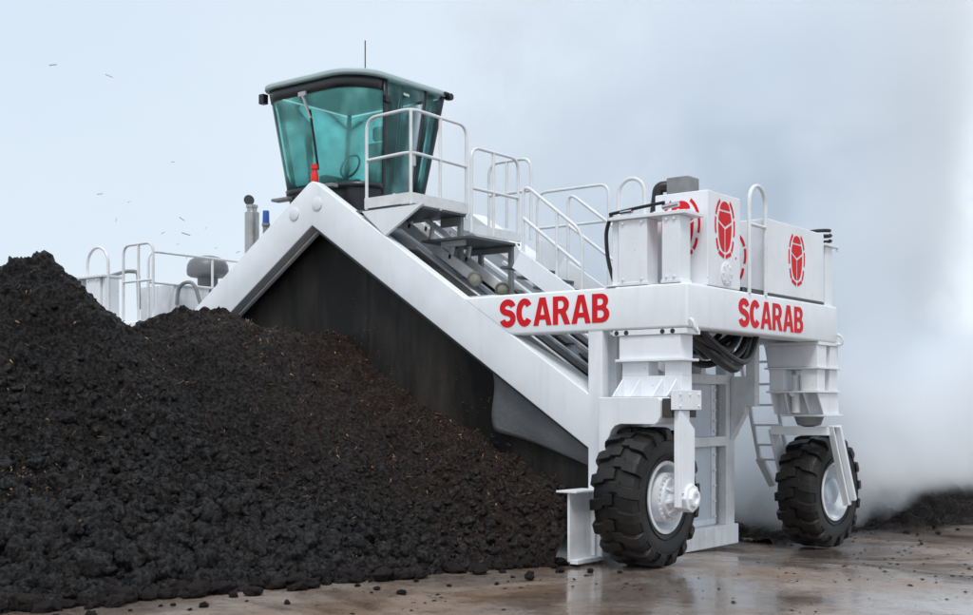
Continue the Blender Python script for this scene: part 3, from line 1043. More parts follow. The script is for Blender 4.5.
def front_leg(f, s):
    sx = lambda a_, b_: sorted((f(a_), f(b_)))
    bm = BM()
    box(bm, *sx(-.91, -.02), .012, .32, 2.452, 2.512)             # flange bolted under the beam
    box(bm, *sx(-.84, -.10), .03, .30, 2.202, 2.45)
    box(bm, *sx(-.87, -.04), -.01, .33, 2.172, 2.20)
    link('leg_sleeve', bm, M['white'], mc, .006)
    bm = BM()
    for x_ in (-.86, -.74, -.30, -.18):
        lathe(bm, [(.026, 0), (.026, .006)], (f(x_), .006, 2.482), 'y', 14)
    link('flange_hole', bm, M['blackp'], mc)
    bm = BM()
    for a_, b_ in ((-.82, -.50), (-.30, -.10)):
        box(bm, *sx(a_, b_), .06, .28, 2.02, 2.171)
    prism(bm, [(f(-.82), 2.02), (f(-.10), 2.02), (f(-.10), 1.80), (f(-.82), 1.80)], (), 'y', .055, .285)
    for x_ in (-.81, -.60, -.33, -.16):                             # web stiffeners
        prism(bm, [(.054, 1.99), (.054, 1.80), (-.16, 1.80)], (), 'x', f(x_) - .009, f(x_) + .009)
    link('leg_column', bm, M['white'], mc, .006)
    bm = BM()                                                       # yoke over the tyre, arch cut from below
    ol = [(-.96, 1.795), (-.24, 1.795), (-.205, 1.76), (-.205, 1.60), (-.23, 1.54), (-.27, 1.51), (-.68, 1.51), (-.75, 1.49), (-.80, 1.44), (-.83, 1.36), (-.84, 1.25), (-.84, .62), (-.96, .62)]
    prism(bm, [(f(p), q) for p, q in ol], (), 'y', -.20, .40)
    link('wheel_yoke', bm, M['white'], mc, .01)
    bm = BM()
    box(bm, *sx(-.20, -.09), -.17, .36, 1.58, 1.78)
    link('yoke_bridge', bm, M['dark'], mc, .006)
    bm = BM()
    box(bm, *sx(-.088, -.012), -.19, .33, 1.66, 1.865)              # bolted bracket
    bolts(bm, [(f(-.012), y_, z_) for y_, z_ in ((-.13, 1.70), (-.13, 1.82), (.07, 1.82), (.27, 1.82), (.27, 1.70))], 'x', d=s)
    link('bolted_bracket', bm, M['white'], mc, .006)
    bm = BM()                                                       # outer arm: channel with slanted gusset
    box(bm, *sx(-.085, -.022), -.13, -.07, .66, 1.655)
    box(bm, *sx(-.085, -.060), -.069, .16, .80, 1.655)
    prism(bm, [(-.068, 1.64), (.20, 1.46), (.20, .98), (.12, .80), (-.068, .80)], (), 'x', *sx(-.058, -.02))
    box(bm, *sx(-.085, -.022), .14, .20, .80, 1.46)
    link('outer_arm', bm, M['white'], mc, .006)
    bm = BM()
    lathe(bm, [(.15, f(-.12) - f(-.12)), (.15, s * .13), (.10, s * .132), (.095, s * .17), (.055, s * .172), (.05, s * .145)], (f(-.12), .10, .745), 'x', 8)
    link('axle_housing', bm, M['white'], mc, .006)
    wh, T, s_ = make_wheel(f(-.55), .11, .74, s)
    hub(wh, T, s_)

def rear_leg(f, s):
    sx = lambda a_, b_: sorted((f(a_), f(b_)))
    bm = BM()
    box(bm, *sx(-.75, -.0), 3.40, 4.09, 2.470, 2.512)
    for y0, y1 in ((3.40, 3.68), (3.80, 4.07)):
        box(bm, *sx(-.70, -.02), y0, y1, 2.20, 2.468)
        box(bm, *sx(-.50, -.2), y1 + .001, y1 + .119, 2.22, 2.46) if y1 < 4 else None
    box(bm, *sx(-.73, .01), 3.38, 4.10, 2.172, 2.198)
    link('leg_sleeve', bm, M['white'], mc, .006)
    bm = BM()
    for y0, y1 in ((3.42, 3.66), (3.80, 4.06)):
        box(bm, *sx(-.68, -.48), y0, y1, 1.90, 2.171)
        box(bm, *sx(-.24, -.03), y0, y1, 1.90, 2.171)
    box(bm, *sx(-.71, .0), 3.39, 4.09, 1.872, 1.898)
    link('leg_column', bm, M['white'], mc, .006)
    bm = BM()
    for x_ in (-.66, -.47, -.22, -.04):
        prism(bm, [(3.42, 1.871), (4.07, 1.871), (4.12, 1.60), (3.55 if x_ < -.3 else 3.62, 1.60)], (), 'x', f(x_) - .01, f(x_) + .01)
    box(bm, *sx(-.64, -.06), 3.66, 3.69, 1.60, 1.87)
    box(bm, *sx(-.62, .02), 3.60, 4.14, 1.57, 1.598)
    link('leg_foot', bm, M['white'], mc, .006)
    bm = BM(); tube(bm, [(f(-.36), 3.52, 1.62), (f(-.36), 3.52, 2.1)], .055, 14)
    tube(bm, [(f(-.36), 3.40, 1.86), (f(-.36), 3.52, 1.9)], .04, 10)
    link('lift_cylinder', bm, M['rail'], mc)
    bm = BM(); lathe(bm, [(.05, 1.44), (.15, 1.46), (.19, 1.568)], (f(-.33), 3.86, 0), 'z', 20)
    link('steering_pivot', bm, M['grey'], mc)
    bm = BM()
    box(bm, *sx(-.80, -.02), 3.72, 3.98, 1.33, 1.44)
    prism(bm, [(3.72, 1.40), (3.95, 1.44), (4.48, .50), (4.42, .42), (4.22, .42)], (), 'x', *sx(-.84, -.80))
    link('wheel_yoke', bm, M['white'], mc, .008)
    bm = BM()
    prism(bm, [(3.76, 1.46), (3.99, 1.46), (4.52, .48), (4.52, .40), (4.30, .40)], (), 'x', *sx(-.05, -.02))
    prism(bm, [(3.93, 1.44), (3.99, 1.46), (4.52, .48), (4.46, .46)], (), 'x', *sx(-.018, .055))
    prism(bm, [(3.76, 1.45), (3.80, 1.45), (4.34, .42), (4.30, .41)], (), 'x', *sx(-.018, .03))
    link('outer_arm', bm, M['white'], mc, .006)
    wh, T, s_ = make_wheel(f(-.40), 4.34, .585, s, -.08 * s)
    hub(wh, T, s_, False)

front_leg(lambda v: v, 1); rear_leg(lambda v: v, 1)
front_leg(mir, -1); rear_leg(mir, -1)

# ---- deck of the right and left platform
for f in ((lambda v: v), mir):
    bm = BM(); box(bm, *sorted((f(-1.9), f(-.302))), .302, 3.688, 2.90, 2.93)
    link('deck_plate', bm, M['grate'], mc)
    bm = BM()
    for yy in (.9, 1.9, 2.8):
        box(bm, *sorted((f(-1.9), f(-.302))), yy, yy + .08, 2.72, 2.898)
    link('deck_joists', bm, M['white_low'], mc)

# ---- towers of the lifting columns
def front_tower(f):
    sx = lambda a_, b_: sorted((f(a_), f(b_)))
    for a_, b_ in ((-.84, -.49), (-.31, -.10)):
        bm = BM(); box(bm, *sx(a_, b_), .015, .25, 2.983, 3.69)
        box(bm, *sx(a_ - .012, b_ + .012), .008, .257, 2.983, 3.02)
        bolts(bm, [(f(a_ + .06), .008, 3.65), (f(b_ - .06), .008, 3.65), (f(a_ + .06), .007, 3.05), (f(b_ - .06), .007, 3.05)], 'y', d=-1)
        link('tower_column', bm, M['white'], mc, .006)
    bm = BM(); box(bm, *sx(-.95, -.02), -.02, .40, 3.692, 3.73)
    bolts(bm, [(f(x_), .02, 3.73) for x_ in (-.9, -.7, -.4, -.12)], 'z')
    link('tower_cap', bm, M['white'], mc, .005)
    bm = BM(); box(bm, *sx(-.94, -.86), .05, .30, 2.983, 3.69); box(bm, *sx(-1.0, -.86), -.01, .2, 2.984, 3.0)
    link('tower_web', bm, M['white'], mc, .005)
front_tower(lambda v: v); front_tower(mir)
for f in ((lambda v: v), mir):
    sx = lambda a_, b_: sorted((f(a_), f(b_)))
    for y0, y1 in ((3.76, 3.80), (4.0, 4.03)):
        pass
    bm = BM(); box(bm, *sx(-.62, -.06), 3.74, 3.96, 2.983, 3.74); link('tower_column', bm, M['white'], mc, .006)
    bm = BM(); box(bm, *sx(-.70, -.02), 3.68, 4.10, 3.742, 3.775); box(bm, *sx(-.05, -.03), 4.05, 4.10, 3.70, 3.741); link('tower_cap', bm, M['white'], mc, .005)

# ---- fuel and oil tanks with the beetle emblem
BEETLE = []
def arc(cx, cy, rx, ry, a0, a1, n=14):
    return [(cx + rx * math.cos(R(a0 + (a1 - a0) * k / n)), cy + ry * math.sin(R(a0 + (a1 - a0) * k / n))) for k in range(n + 1)]
def stroke(pts, hw, taper=False):
    L, Rr = [], []
    for i, p in enumerate(pts):
        a_ = pts[max(i - 1, 0)]; c_ = pts[min(i + 1, len(pts) - 1)]
        dx, dy = c_[0] - a_[0], c_[1] - a_[1]
        q = math.hypot(dx, dy)
        L.append((p[0] - dy / q * hw, p[1] + dx / q * hw)); Rr.append((p[0] + dy / q * hw, p[1] - dx / q * hw))
    return L + Rr[::-1]
def bez(a_, b_, c_, n=8):
    return [((1 - t) ** 2 * a_[0] + 2 * t * (1 - t) * b_[0] + t * t * c_[0], (1 - t) ** 2 * a_[1] + 2 * t * (1 - t) * b_[1] + t * t * c_[1]) for t in [k / n for k in range(n + 1)]]
BEETLE.append(arc(0, .845, .245, .155, 0, 180))
BEETLE.append([(-.27, .81), (.27, .81), (.315, .73), (.33, .655), (0, .545), (-.33, .655), (-.315, .73)])
for s in (1, -1):
    BEETLE.append([(s * p, q) for p, q in [(.335, .61), (.025, .50), (.025, .09), (.11, .10)] + bez((.20, .16), (.34, .30), (.335, .61), 8)[:-1]])
    BEETLE.append(stroke([(s * p, q) for p, q in bez((.25, 1.0), (.40, .90), (.45, .74))], .032))
    BEETLE.append(stroke([(s * p, q) for p, q in bez((.47, .69), (.50, .52), (.455, .40))], .030))
    BEETLE.append(stroke([(s * p, q) for p, q in bez((.42, .31), (.40, .18), (.33, .12))], .034))
    BEETLE.append(stroke([(s * .31, .075), (s * .04, .0)], .036))
GL = {}
wS = .66
GL['S'] = (wS, [stroke(arc(wS / 2, .70, wS / 2 - .10, .20, 12, 180, 12) + bez((.10, .70), (.10, .56), (wS / 2, .52), 6)[1:-1] + bez((wS / 2, .52), (wS - .10, .47), (wS - .10, .31), 6) + arc(wS / 2, .30, wS / 2 - .10, .20, 0, -168, 12)[1:], .115)], [])
GL['C'] = (.66, [stroke(arc(.34, .5, .235, .395, 38, 322, 26), .115)], [])
GL['A'] = (.76, [[(0, 0), (.21, 0), (.26, .21), (.50, .21), (.55, 0), (.76, 0), (.505, 1), (.255, 1)]], [[(.295, .38), (.465, .38), (.38, .76)]])
GL['R'] = (.70, [[(0, 0), (.21, 0), (.21, .39), (.30, .39), (.47, 0), (.70, 0), (.52, .44)] + arc(.36, .70, .29, .30, -48, 90, 12) + [(0, 1)]], [[(.21, .56), (.34, .56)] + arc(.34, .70, .10, .14, -80, 80, 8) + [(.34, .84), (.21, .84)]])
GL['B'] = (.68, [[(0, 0), (.36, 0)] + arc(.37, .285, .30, .285, -80, 52, 12) + arc(.35, .745, .275, .255, -42, 90, 12) + [(0, 1)]], [[(.21, .17), (.34, .17)] + arc(.34, .30, .12, .13, -80, 80, 8) + [(.34, .43), (.21, .43)], [(.21, .60), (.33, .60)] + arc(.33, .715, .10, .115, -80, 80, 8) + [(.33, .83), (.21, .83)]])
def word(text, gap=.05):
    polys, x_ = [], 0
    for ch in text:
        wd, outs, hs = GL[ch]
        polys.append(([(p[0] + x_, p[1]) for p in outs[0]], [[(p[0] + x_, p[1]) for p in q] for q in hs]))
        x_ += wd + gap
    return polys, x_ - gap
def decal(polys, plane, u0, v0, su, sv, at, sgn, name, parent, thick=.003):
    """flat lettering 3 mm thick on a plane. plane 'y': u=x,v=z at y=at; 'x': u=y,v=z at x=at"""
    bm = BM()
    for op, hs in polys:
        tr = lambda q: [(u0 + p[0] * su, v0 + p[1] * sv) for p in q]
        op = tr(op)
        prism(bm, op, [tr(q) for q in hs] or (), plane, at + sgn * .0015, at + sgn * (.0015 + thick)) if hs else prism_tess(bm, op, plane, at + sgn * .0015, at + sgn * (.0015 + thick))
    return link(name, bm, M['red'], parent, smooth=False)
def prism_tess(bm, outer, axis, a, b):
    def P(p, t):
        return {'y': (p[0], t, p[1]), 'x': (t, p[0], p[1])}[axis]
    va = [bm.verts.new(P(p, a)) for p in outer]
    vb = [bm.verts.new(P(p, b)) for p in outer]
    for t in tessellate_polygon([[Vector((p[0], p[1], 0)) for p in outer]]):
        bm.faces.new([va[i] for i in t]); bm.faces.new([vb[i] for i in reversed(t)])
    nn = len(outer)
    for i in range(nn):
        bm.faces.new([va[i], va[(i + 1) % nn], vb[(i + 1) % nn], vb[i]])
wp, ww = word('SCARAB')
decal(wp, 'y', -2.42, 2.605, 1.48 / ww, .315, 0, -1, 'lettering', beams[0])
decal(wp, 'x', 1.17, 2.585, 1.74 / ww, .315, 0, 1, 'lettering', beams[0])

bt = [(p, []) for p in BEETLE]
bm = BM(); box(bm, -.655, -.012, .47, 1.235, 2.985, 4.0)
ta = link('oil_tank', bm, M['white'], mc, .012)
decal(bt, 'x', .86, 3.32, .46, .60, -.012, 1, 'beetle_emblem', ta)
decal(bt, 'y', -.335, 3.31, .46, .60, .47, -1, 'beetle_emblem', ta)
bm = BM(); lathe(bm, [(.13, 0), (.13, .008), (.12, .012)], (-.012, .90, 3.14), 'x', 28)
bolts(bm, [(.0, .90 + .10 * math.cos(k * math.pi / 4), 3.14 + .10 * math.sin(k * math.pi / 4)) for k in range(8)], 'x', .011, .012)
link('hatch_cover', bm, M['white'], ta)
bm = BM(); lathe(bm, [(.011, 0), (.011, .004)], (-.010, 1.12, 3.33), 'x', 10); link('trademark_dot', bm, M['red'], ta)
bm = BM(); box(bm, -.95, -.022, 1.95, 3.60, 3.01, 3.875)
tb = link('fuel_tank', bm, M['white'], mc, .012)
decal(bt, 'x', 2.77, 3.17, .46, .59, -.022, 1, 'beetle_emblem', tb)
decal(bt, 'y', -.52, 3.13, .46, .60, 1.95, -1, 'beetle_emblem', tb)
bm = BM(); box(bm, -.95, -.02, 1.30, 1.94, 2.985, 3.03); box(bm, -.6, -.02, 1.95, 3.6, 2.983, 3.008); link('tank_base', bm, M['blackp'], mc)
# breather box, elbow and hoses on the oil tank
bm = BM(); box(bm, -.60, -.33, .62, .88, 4.003, 4.21)
box(bm, -.29, -.08, .70, 1.0, 4.003, 4.03)
link('breather_box', bm, M['grey'], mc, .02)
bm = BM(); tube(bm, fillet([(-.60, .72, 4.13), (-.72, .66, 4.13), (-.74, .62, 3.80)], .10), .062, 12)
tube(bm, [(-.74, .62, 3.81), (-.74, .61, 3.70), (-.75, .60, 3.5), (-.79, .59, 3.2), (-.82, .58, 2.95)], .052, 12)
tube(bm, fillet([(-.93, -.02, 3.76), (-.6, .0, 3.80), (-.28, .02, 3.83)], .1), .018, 8)
tube(bm, fillet([(-.93, .02, 3.755), (-1.02, .05, 3.6), (-1.02, .08, 3.3), (-.95, .1, 3.05)], .2), .022, 8)
link('intake_hose', bm, M['hose'], mc)
for p_, q_, r_ in (((-.66, .0, 3.775), (-.80, -.005, 3.77), .026), ((-.30, .02, 3.78), (-.12, .03, 3.80), .03)):
    bm = BM(); tube(bm, [p_, q_], r_, 10); link('cylinder_rod', bm, M['chrome'], mc)
bm = BM()
for k in range(2):
    pts = [(-.22 + .17 * math.cos(t_ * .314), 3.86 + .17 * math.sin(t_ * .314), 3.82 + .003 * t_) for t_ in range(0, 21)]
    pts = [(p[0], p[1], p[2] + .07 * k) for p in pts]
    tube(bm, pts, .022, 8)
link('coiled_hose', bm, M['hose'], mc)
# hydraulic hoses hanging below the platform
bm = BM()
for k in range(9):
    x0 = -.45 + random.uniform(-.3, .25)
    y0, y1 = .55 + random.uniform(-.1, .35), 2.25 + random.uniform(-.25, .15)
    dip = random.uniform(.18, .46)
    pts = [(x0 + .12 * math.sin(3 * t_ + k), y0 + (y1 - y0) * t_, 2.56 - dip * 4 * t_ * (1 - t_) * (.6 + .4 * t_ * 1.6)) for t_ in [i / 16 for i in range(17)]]
    tube(bm, pts, random.choice((.028, .036, .045, .052)), 9)
tube(bm, fillet([(-.4, .75, 2.52), (-.35, 1.3, 2.25), (-.4, 1.9, 2.12), (-.45, 2.2, 2.3), (-.4, 2.3, 2.55)], .25), .06, 10)
tube(bm, fillet([(-.5, .8, 2.3), (-.55, .55, 2.34), (-.62, .42, 2.2), (-.62, .42, 1.85)], .1), .016, 8)
link('hydraulic_hoses', bm, M['hose'], mc)
# lifting eyes at the corners
bm = BM()
tube(bm, fillet([(.012, .03, 2.60), (.05, .02, 2.58), (.07, .03, 2.50), (.06, .10, 2.46), (.035, .14, 2.50), (.02, .12, 2.60)], .03), .018, 8)
link('shackle', bm, M['rail'], mc)
bm = BM()
tube(bm, fillet([(.012, 3.95, 2.62), (.06, 3.96, 2.60), (.08, 3.97, 2.54), (.05, 3.97, 2.49), (.012, 3.95, 2.50)], .03), .02, 8)
link('shackle', bm, M['rail'], mc)

# ---- hoop rails of the platform ladders
def hoop(p, q, z0, z1, r=.022, rung=(), name='hoop_rail'):
    p, q = Vector((*p, z0)), Vector((*q, z0))
    rad = (q - p).length / 2
    c_ = (p + q) / 2
    d_ = (q - p).normalized()
    pts = [p] + [Vector((c_.x, c_.y, z1 - rad)) - d_ * rad * math.cos(t_ * math.pi / 14) + Vector((0, 0, rad * math.sin(t_ * math.pi / 14))) for t_ in range(15)] + [q]
    bm = BM(); tube(bm, pts, r, 10)
    for z_ in rung:
        tube(bm, [(p.x, p.y, z_), (q.x, q.y, z_)], r * .9, 8)
    return link(name, bm, M['rail'], mc)
hoop((-.98, .24), (-.65, .24), 2.93, 4.17, rung=(3.1, 3.42))
hoop((-.005, 1.44), (-.005, 1.86), 2.97, 4.20, .024, rung=(3.75,))
# ladder hung at the rear of the platform
bm = BM()
bar(bm, (-1.22, 4.02, 2.55), (-1.02, 4.30, .95), .05, .05, up=(1, 0, 0))
bar(bm, (-.80, 4.02, 2.55), (-.62, 4.28, 1.05), .05, .05, up=(1, 0, 0))
for z_ in (2.3, 2.0, 1.72, 1.45, 1.18, .98):
    t_ = (2.55 - z_) / 1.6
    box(bm, -1.22 + .2 * t_, -.80 + .2 * t_, 4.02 + .28 * t_ - .05, 4.02 + .28 * t_ + .05, z_ - .015, z_ + .015)
bar(bm, (-1.03, 4.29, 1.0), (-.90, 4.45, .62), .06, .10, up=(1, 0, 0))
link('rear_ladder', bm, M['white'], mc).location.x = -.2

# ---- railings
def rail_frame(name, paths, r=.021, kick=None):
    bm = BM()
    for p in paths:
        rr = .16
        tube(bm, fillet(p, rr) if len(p) > 2 else p, r, 9)
    if kick:
        for p, q, h_, th in kick:
            bar(bm, p, q, th, h_)
    return link(name, bm, M['rail'], mc)
xa, za = -3.84, 4.20
rail_frame('platform_railing', [
    [(-4.58, .06, za - .02), (-4.58, .06, 5.33), (xa, .06, 5.35), (xa, 1.15, 5.33), (xa, 1.15, za - .08)],
    [(-4.58, .06, 4.80), (xa, .06, 4.82), (xa, 1.15, 4.80)],
    [(xa, .06, za - .02), (xa, .06, 5.335)], [(xa, .62, za - .03), (xa, .62, 5.34)]],
    kick=[((-4.60, .05, 4.26), (xa + .012, .05, 4.26), .13, .02), ((xa + .01, .062, 4.26), (xa + .01, 1.17, 4.26), .13, .02)])
xb, zb = -3.40, 3.86
rail_frame('platform_railing', [
    [(xb, .70, zb), (xb, .70, 4.93), (xb, 1.68, 4.93), (xb, 1.68, zb)],
    [(xb, .70, 4.42), (xb, 1.68, 4.42)], [(xb, 1.15, zb), (xb, 1.15, 4.93)]],
    kick=[((xb, .69, 3.91), (xb, 1.72, 3.91), .12, .02)])
# far-side railings of the upper walkway
rail_frame('platform_railing', [
    [(-4.05, 1.9, 4.1), (-4.05, 1.9, 4.98), (-3.35, 1.9, 4.98), (-3.35, 1.9, 3.9)], [(-4.05, 1.9, 4.55), (-3.35, 1.9, 4.55)], [(-3.75, 1.9, 4.1), (-3.75, 1.9, 4.98)]])
rail_frame('platform_railing', [
    [(-4.1, 3.1, 3.6), (-4.1, 3.1, 4.76), (-2.9, 3.1, 4.76), (-2.9, 3.1, 3.1)], [(-4.1, 3.1, 4.25), (-2.9, 3.1, 4.25)]])
# stair railings, two flights side by side, sloping with the hood
def stair_rail(y_, x0, z0, x1, z1, post=1.05):
    dx = x1 - x0
    sl = (z1 - z0) / dx
    ps = [[(x0, y_, z0 - post - .1), (x0, y_, z0), (x1, y_, z1), (x1, y_, z1 - post + .1)], [(x0, y_, z0 - .42), (x1, y_, z1 - .42)]]
    xm = x0 + dx * .58
    ps.append([(xm, y_, z0 + sl * dx * .58 - post), (xm, y_, z0 + sl * dx * .58)])
    rail_frame('stair_railing', ps)
stair_rail(.86, -2.72, 4.42, -1.86, 3.76, .9)
stair_rail(1.78, -2.68, 4.44, -1.30, 3.42, 1.0)
for yy in (.84, 1.78):
    bm = BM()
    bar(bm, (-2.80, yy, 3.50), (-1.75, yy, 2.80), .03, .24)
    link('stair_stringer', bm, M['white'], mc, .005)
bm = BM()
for k in range(6):
    x_ = -2.95 + k * .25
    box(bm, x_ - .12, x_ + .12, .857, 1.763, 3.42 - k * .1405 - .015, 3.42 - k * .1405 + .015)
link('stair_treads', bm, M['grate'], mc)
# white triangular brackets under the platforms
bm = BM()
prism(bm, [(-4.62, 4.155), (-3.60, 4.155), (-4.22, band(-4.22, .006))] , (), 'y', .004, .05)
prism(bm, [(-4.62, 4.155), (-4.62, 4.115), (-4.24, band(-4.22, .006)), (-4.22, band(-4.22, .006))], (), 'y', .05, .06)
link('platform_bracket', bm, M['white'], mc, .005)
bm = BM()
prism(bm, [(-3.42, 3.83), (-3.40, 3.83), (-2.86, 3.0), (-2.98, 3.0)], (), 'y', 1.62, 1.66)
prism(bm, [(1.60, 3.83), (2.30, 3.83), (1.72, 3.02), (1.60, 3.02)], (), 'x', -3.02, -2.99)
link('platform_bracket', bm, M['white'], mc, .005)
# platform floors and steps
bm = BM(); box(bm, -4.97, xa, .07, 1.18, 4.158, 4.19); link('platform_floor', bm, M['grate'], mc)
bm = BM(); box(bm, -4.2, xb, .68, 1.72, 3.80, 3.83); link('platform_floor', bm, M['grate'], mc)
for x_, y_ in ((-3.9, 1.1), (-4.25, 1.7), (-3.5, 1.66), (-4.0, 1.66)):
    hi = x_ < -3.85 and .9 < y_ < 1.5
    bm = BM(); box(bm, x_ - .03, x_ + .03, y_ - .03, y_ + .03, 4.42 + SL * (AX - x_), 4.157 if hi else 3.797)
    link('platform_support', bm, M['grey'], mc, .004)
for b6 in ((-4.22, -3.93, 1.075, 1.125, 4.04, 4.157), (-3.92, -3.53, .72, .76, 3.72, 3.797), (-4.2, -3.53, 1.64, 1.68, 3.72, 3.797)):
    bm = BM(); box(bm, *b6); link('platform_beam', bm, M['grey'], mc, .004)
# sloping carrier rails that end in the two round work lamps
for yy, x1 in ((1.02, -3.60), (1.36, -3.42)):
    bm = BM()
    z1 = 4.59 + SL * (AX - x1)
    bar(bm, (-5.0, yy, 4.59 + SL * (AX + 5.0)), (x1, yy, z1), .05, .13)
    for k in (-4.7, -4.35, -4.0):
        bar(bm, (k, yy, 4.59 + SL * (AX - k)), (k + .06, yy, 4.87 + SL * (AX - k)), .05, .05, up=(0, 1, 0))
    bar(bm, (-5.0, yy, 4.87 + SL * (AX + 5.0)), (-3.95, yy, 4.87 + SL * (AX + 3.95)), .045, .06)
    link('carrier_rail', bm, M['rail'], mc, .005)
    c_ = Vector((x1, yy, z1 - .01))
    D = Vector((.62, -.66, -.30)).normalized()
    T = Matrix.Translation(c_) @ D.to_track_quat('Z', 'Y').to_matrix().to_4x4()
    bm = BM(); lathe(bm, [(.03, -.16), (.07, -.12), (.092, -.02), (.098, .03), (.086, .035), (.080, .015)], (0, 0, 0), 'z', 28); bm.transform(T)
    lp = link('work_lamp', bm, M['brass'], mc)
    bm = BM(); lathe(bm, [(.070, .014), (.05, .024), (.02, .03)], (0, 0, 0), 'z', 24); bm.transform(T)
    link('lens', bm, M['lens'], lp)
bm = BM(); box(bm, -3.5, -2.95, .60, .9, 3.0, 3.06); link('lamp_step', bm, M['white_low'], mc, .005)
# small round white canister with a warning sticker behind the platform
bm = BM(); lathe(bm, [(.04, 0), (.17, .0), (.18, .22), (.15, .34), (.06, .38)], (-1.36, 1.75, 3.02), 'z', 24)
cn = link('canister', bm, M['white'], mc)
for k, (a0, z0, z1, mt) in enumerate(((-118, 3.10, 3.26, 'orange'), (-78, 3.12, 3.3, 'red'))):
    bm = BM()
    vs = [[bm.verts.new((-1.36 + .19 * math.cos(R(a0 + t_ * 6)), 1.75 + .19 * math.sin(R(a0 + t_ * 6)), z_)) for t_ in range(5)] for z_ in (z0, z1)]
    for i in range(4):
        bm.faces.new([vs[0][i], vs[0][i + 1], vs[1][i + 1], vs[1][i]])
    link('sticker', bm, M[mt], cn)

# ------------------------------------------------------------------ cab
ZB, ZT = 4.20, 6.10
def ring(t, grow=0.0):
    """outline of the cab at height t (0 floor .. 1 eaves), named stretches of points"""
    x0, x1 = -6.60 - .34 * t - grow, -5.16 + .08 * t + grow
    y0, y1 = .58 - .18 * t - grow, 1.70 + .48 * t + grow
    r = .40 + .12 * t
    P = {}
    P['front'] = [(x0 + r * .6 + (x1 - r - x0 - r * .6) * k / 8, y0) for k in range(9)]
    P['corner'] = arc(x1 - r, y0 + r, r, r, -90, 0, 10)
    ym = lambda q: y0 + r + (y1 - y0 - r) * q
    P['pillar'] = [(x1, ym(0)), (x1, ym(.06))]
    P['door'] = [(x1, ym(.06)), (x1, ym(.65))]
    P['post'] = [(x1, ym(.65)), (x1, ym(.70))]
    P['rear'] = [(x1, ym(.70)), (x1, ym(1))]
    P['back'] = [(x1, y1), (x0, y1)]
    P['left'] = [(x0, y1), (x0, y0 + r * .6)]
    P['lcorner'] = arc(x0 + r * .6, y0 + r * .6, r * .6, r * .6, 180, 270, 8)
    return P
ORDER = ['front', 'corner', 'pillar', 'door', 'post', 'rear', 'back', 'left', 'lcorner']
def strip(names, t0, t1, grow, m, name, parent, thick, nv=4, inset=None):
    bm = BM()
    rows = []
    for k in range(nv + 1):
        t_ = t0 + (t1 - t0) * k / nv
        P = ring(t_, grow)
        pts = []
        for nm in names:
            for q in P[nm]:
                if not pts or (abs(pts[-1][0] - q[0]) + abs(pts[-1][1] - q[1])) > 1e-6:
                    pts.append(q)
        rows.append([bm.verts.new((p[0], p[1], ZB + (ZT - ZB) * t_)) for p in pts])
    for a_, b_ in zip(rows, rows[1:]):
        for i in range(len(a_) - 1):
            bm.faces.new([a_[i], a_[i + 1], b_[i + 1], b_[i]])
    o_ = link(name, bm, m, parent, angle=50)
    md_ = o_.modifiers.new('thick', 'SOLIDIFY'); md_.thickness = thick; md_.offset = 0
    return o_
def outline(t, grow):
    P = ring(t, grow); pts = []
    for nm in ORDER:
        for q in P[nm]:
            if not pts or (abs(pts[-1][0] - q[0]) + abs(pts[-1][1] - q[1])) > 1e-6:
                pts.append(q)
    if abs(pts[0][0] - pts[-1][0]) + abs(pts[0][1] - pts[-1][1]) < 1e-6:
        pts.pop()
    return pts
# the lower body carries the rest of the cab
bm = BM()
po = outline(.0, 0)
lo_ = [bm.verts.new((p[0], p[1], ZB)) for p in po]
for k, t_ in enumerate((.08, .16, .245)):
    nxt = [bm.verts.new((p[0], p[1], ZB + (ZT - ZB) * t_)) for p in outline(t_, 0)]
    for i in range(len(lo_)):
        j = (i + 1) % len(lo_)
        bm.faces.new([lo_[i], lo_[j], nxt[j], nxt[i]])
    if k == 0:
        bm.faces.new(lo_[::-1])
    lo_ = nxt
del_faces = []
cab = link('cab', bm, M['blackp'], mc, angle=50)
# cut nothing: the door glass stands proud of the lower body
strip(['lcorner', 'front', 'corner'], .25, .985, 0, M['glass'], 'windshield', cab, .008, 6)
strip(['lcorner', 'front', 'corner'], .915, 1.0, .006, M['blackp'], 'windshield_header', cab, .006, 2)
strip(['lcorner', 'front', 'corner'], .225, .265, .012, M['blackp'], 'windshield_seal', cab, .02, 1)
strip(['pillar'], .0, 1.0, .006, M['blackp'], 'door_pillar', cab, .02, 6)
dg = strip(['door'], .03, .985, .012, M['glass_side'], 'door', cab, .008, 6)
strip(['post'], .0, 1.0, .006, M['blackp'], 'rear_pillar', cab, .02, 6)
strip(['rear'], .25, .985, 0, M['glass_side'], 'rear_side_window', cab, .008, 6)
strip(['back'], .25, .985, 0, M['glass'], 'rear_window', cab, .008, 6)
strip(['left'], .25, .985, 0, M['glass'], 'left_window', cab, .008, 6)
for nm, frac in (('rear', 1), ('left', 0), ('left', 1)):
    bm = BM(); pts = []
    for t_ in (.0, .5, 1.0):
        p = ring(t_, -.015)[nm][-1 if frac else 0]
        pts.append((p[0], p[1], ZB + (ZT - ZB) * t_))
    tube(bm, pts, .035, 8); link('cab_post', bm, M['blackp'], cab)
bm = BM(); pr = outline(1.0, .05)
prism(bm, pr, (), 'z', ZT + .004, ZT + .085)
link('roof', bm, M['roof'], cab, .03, seg=3)
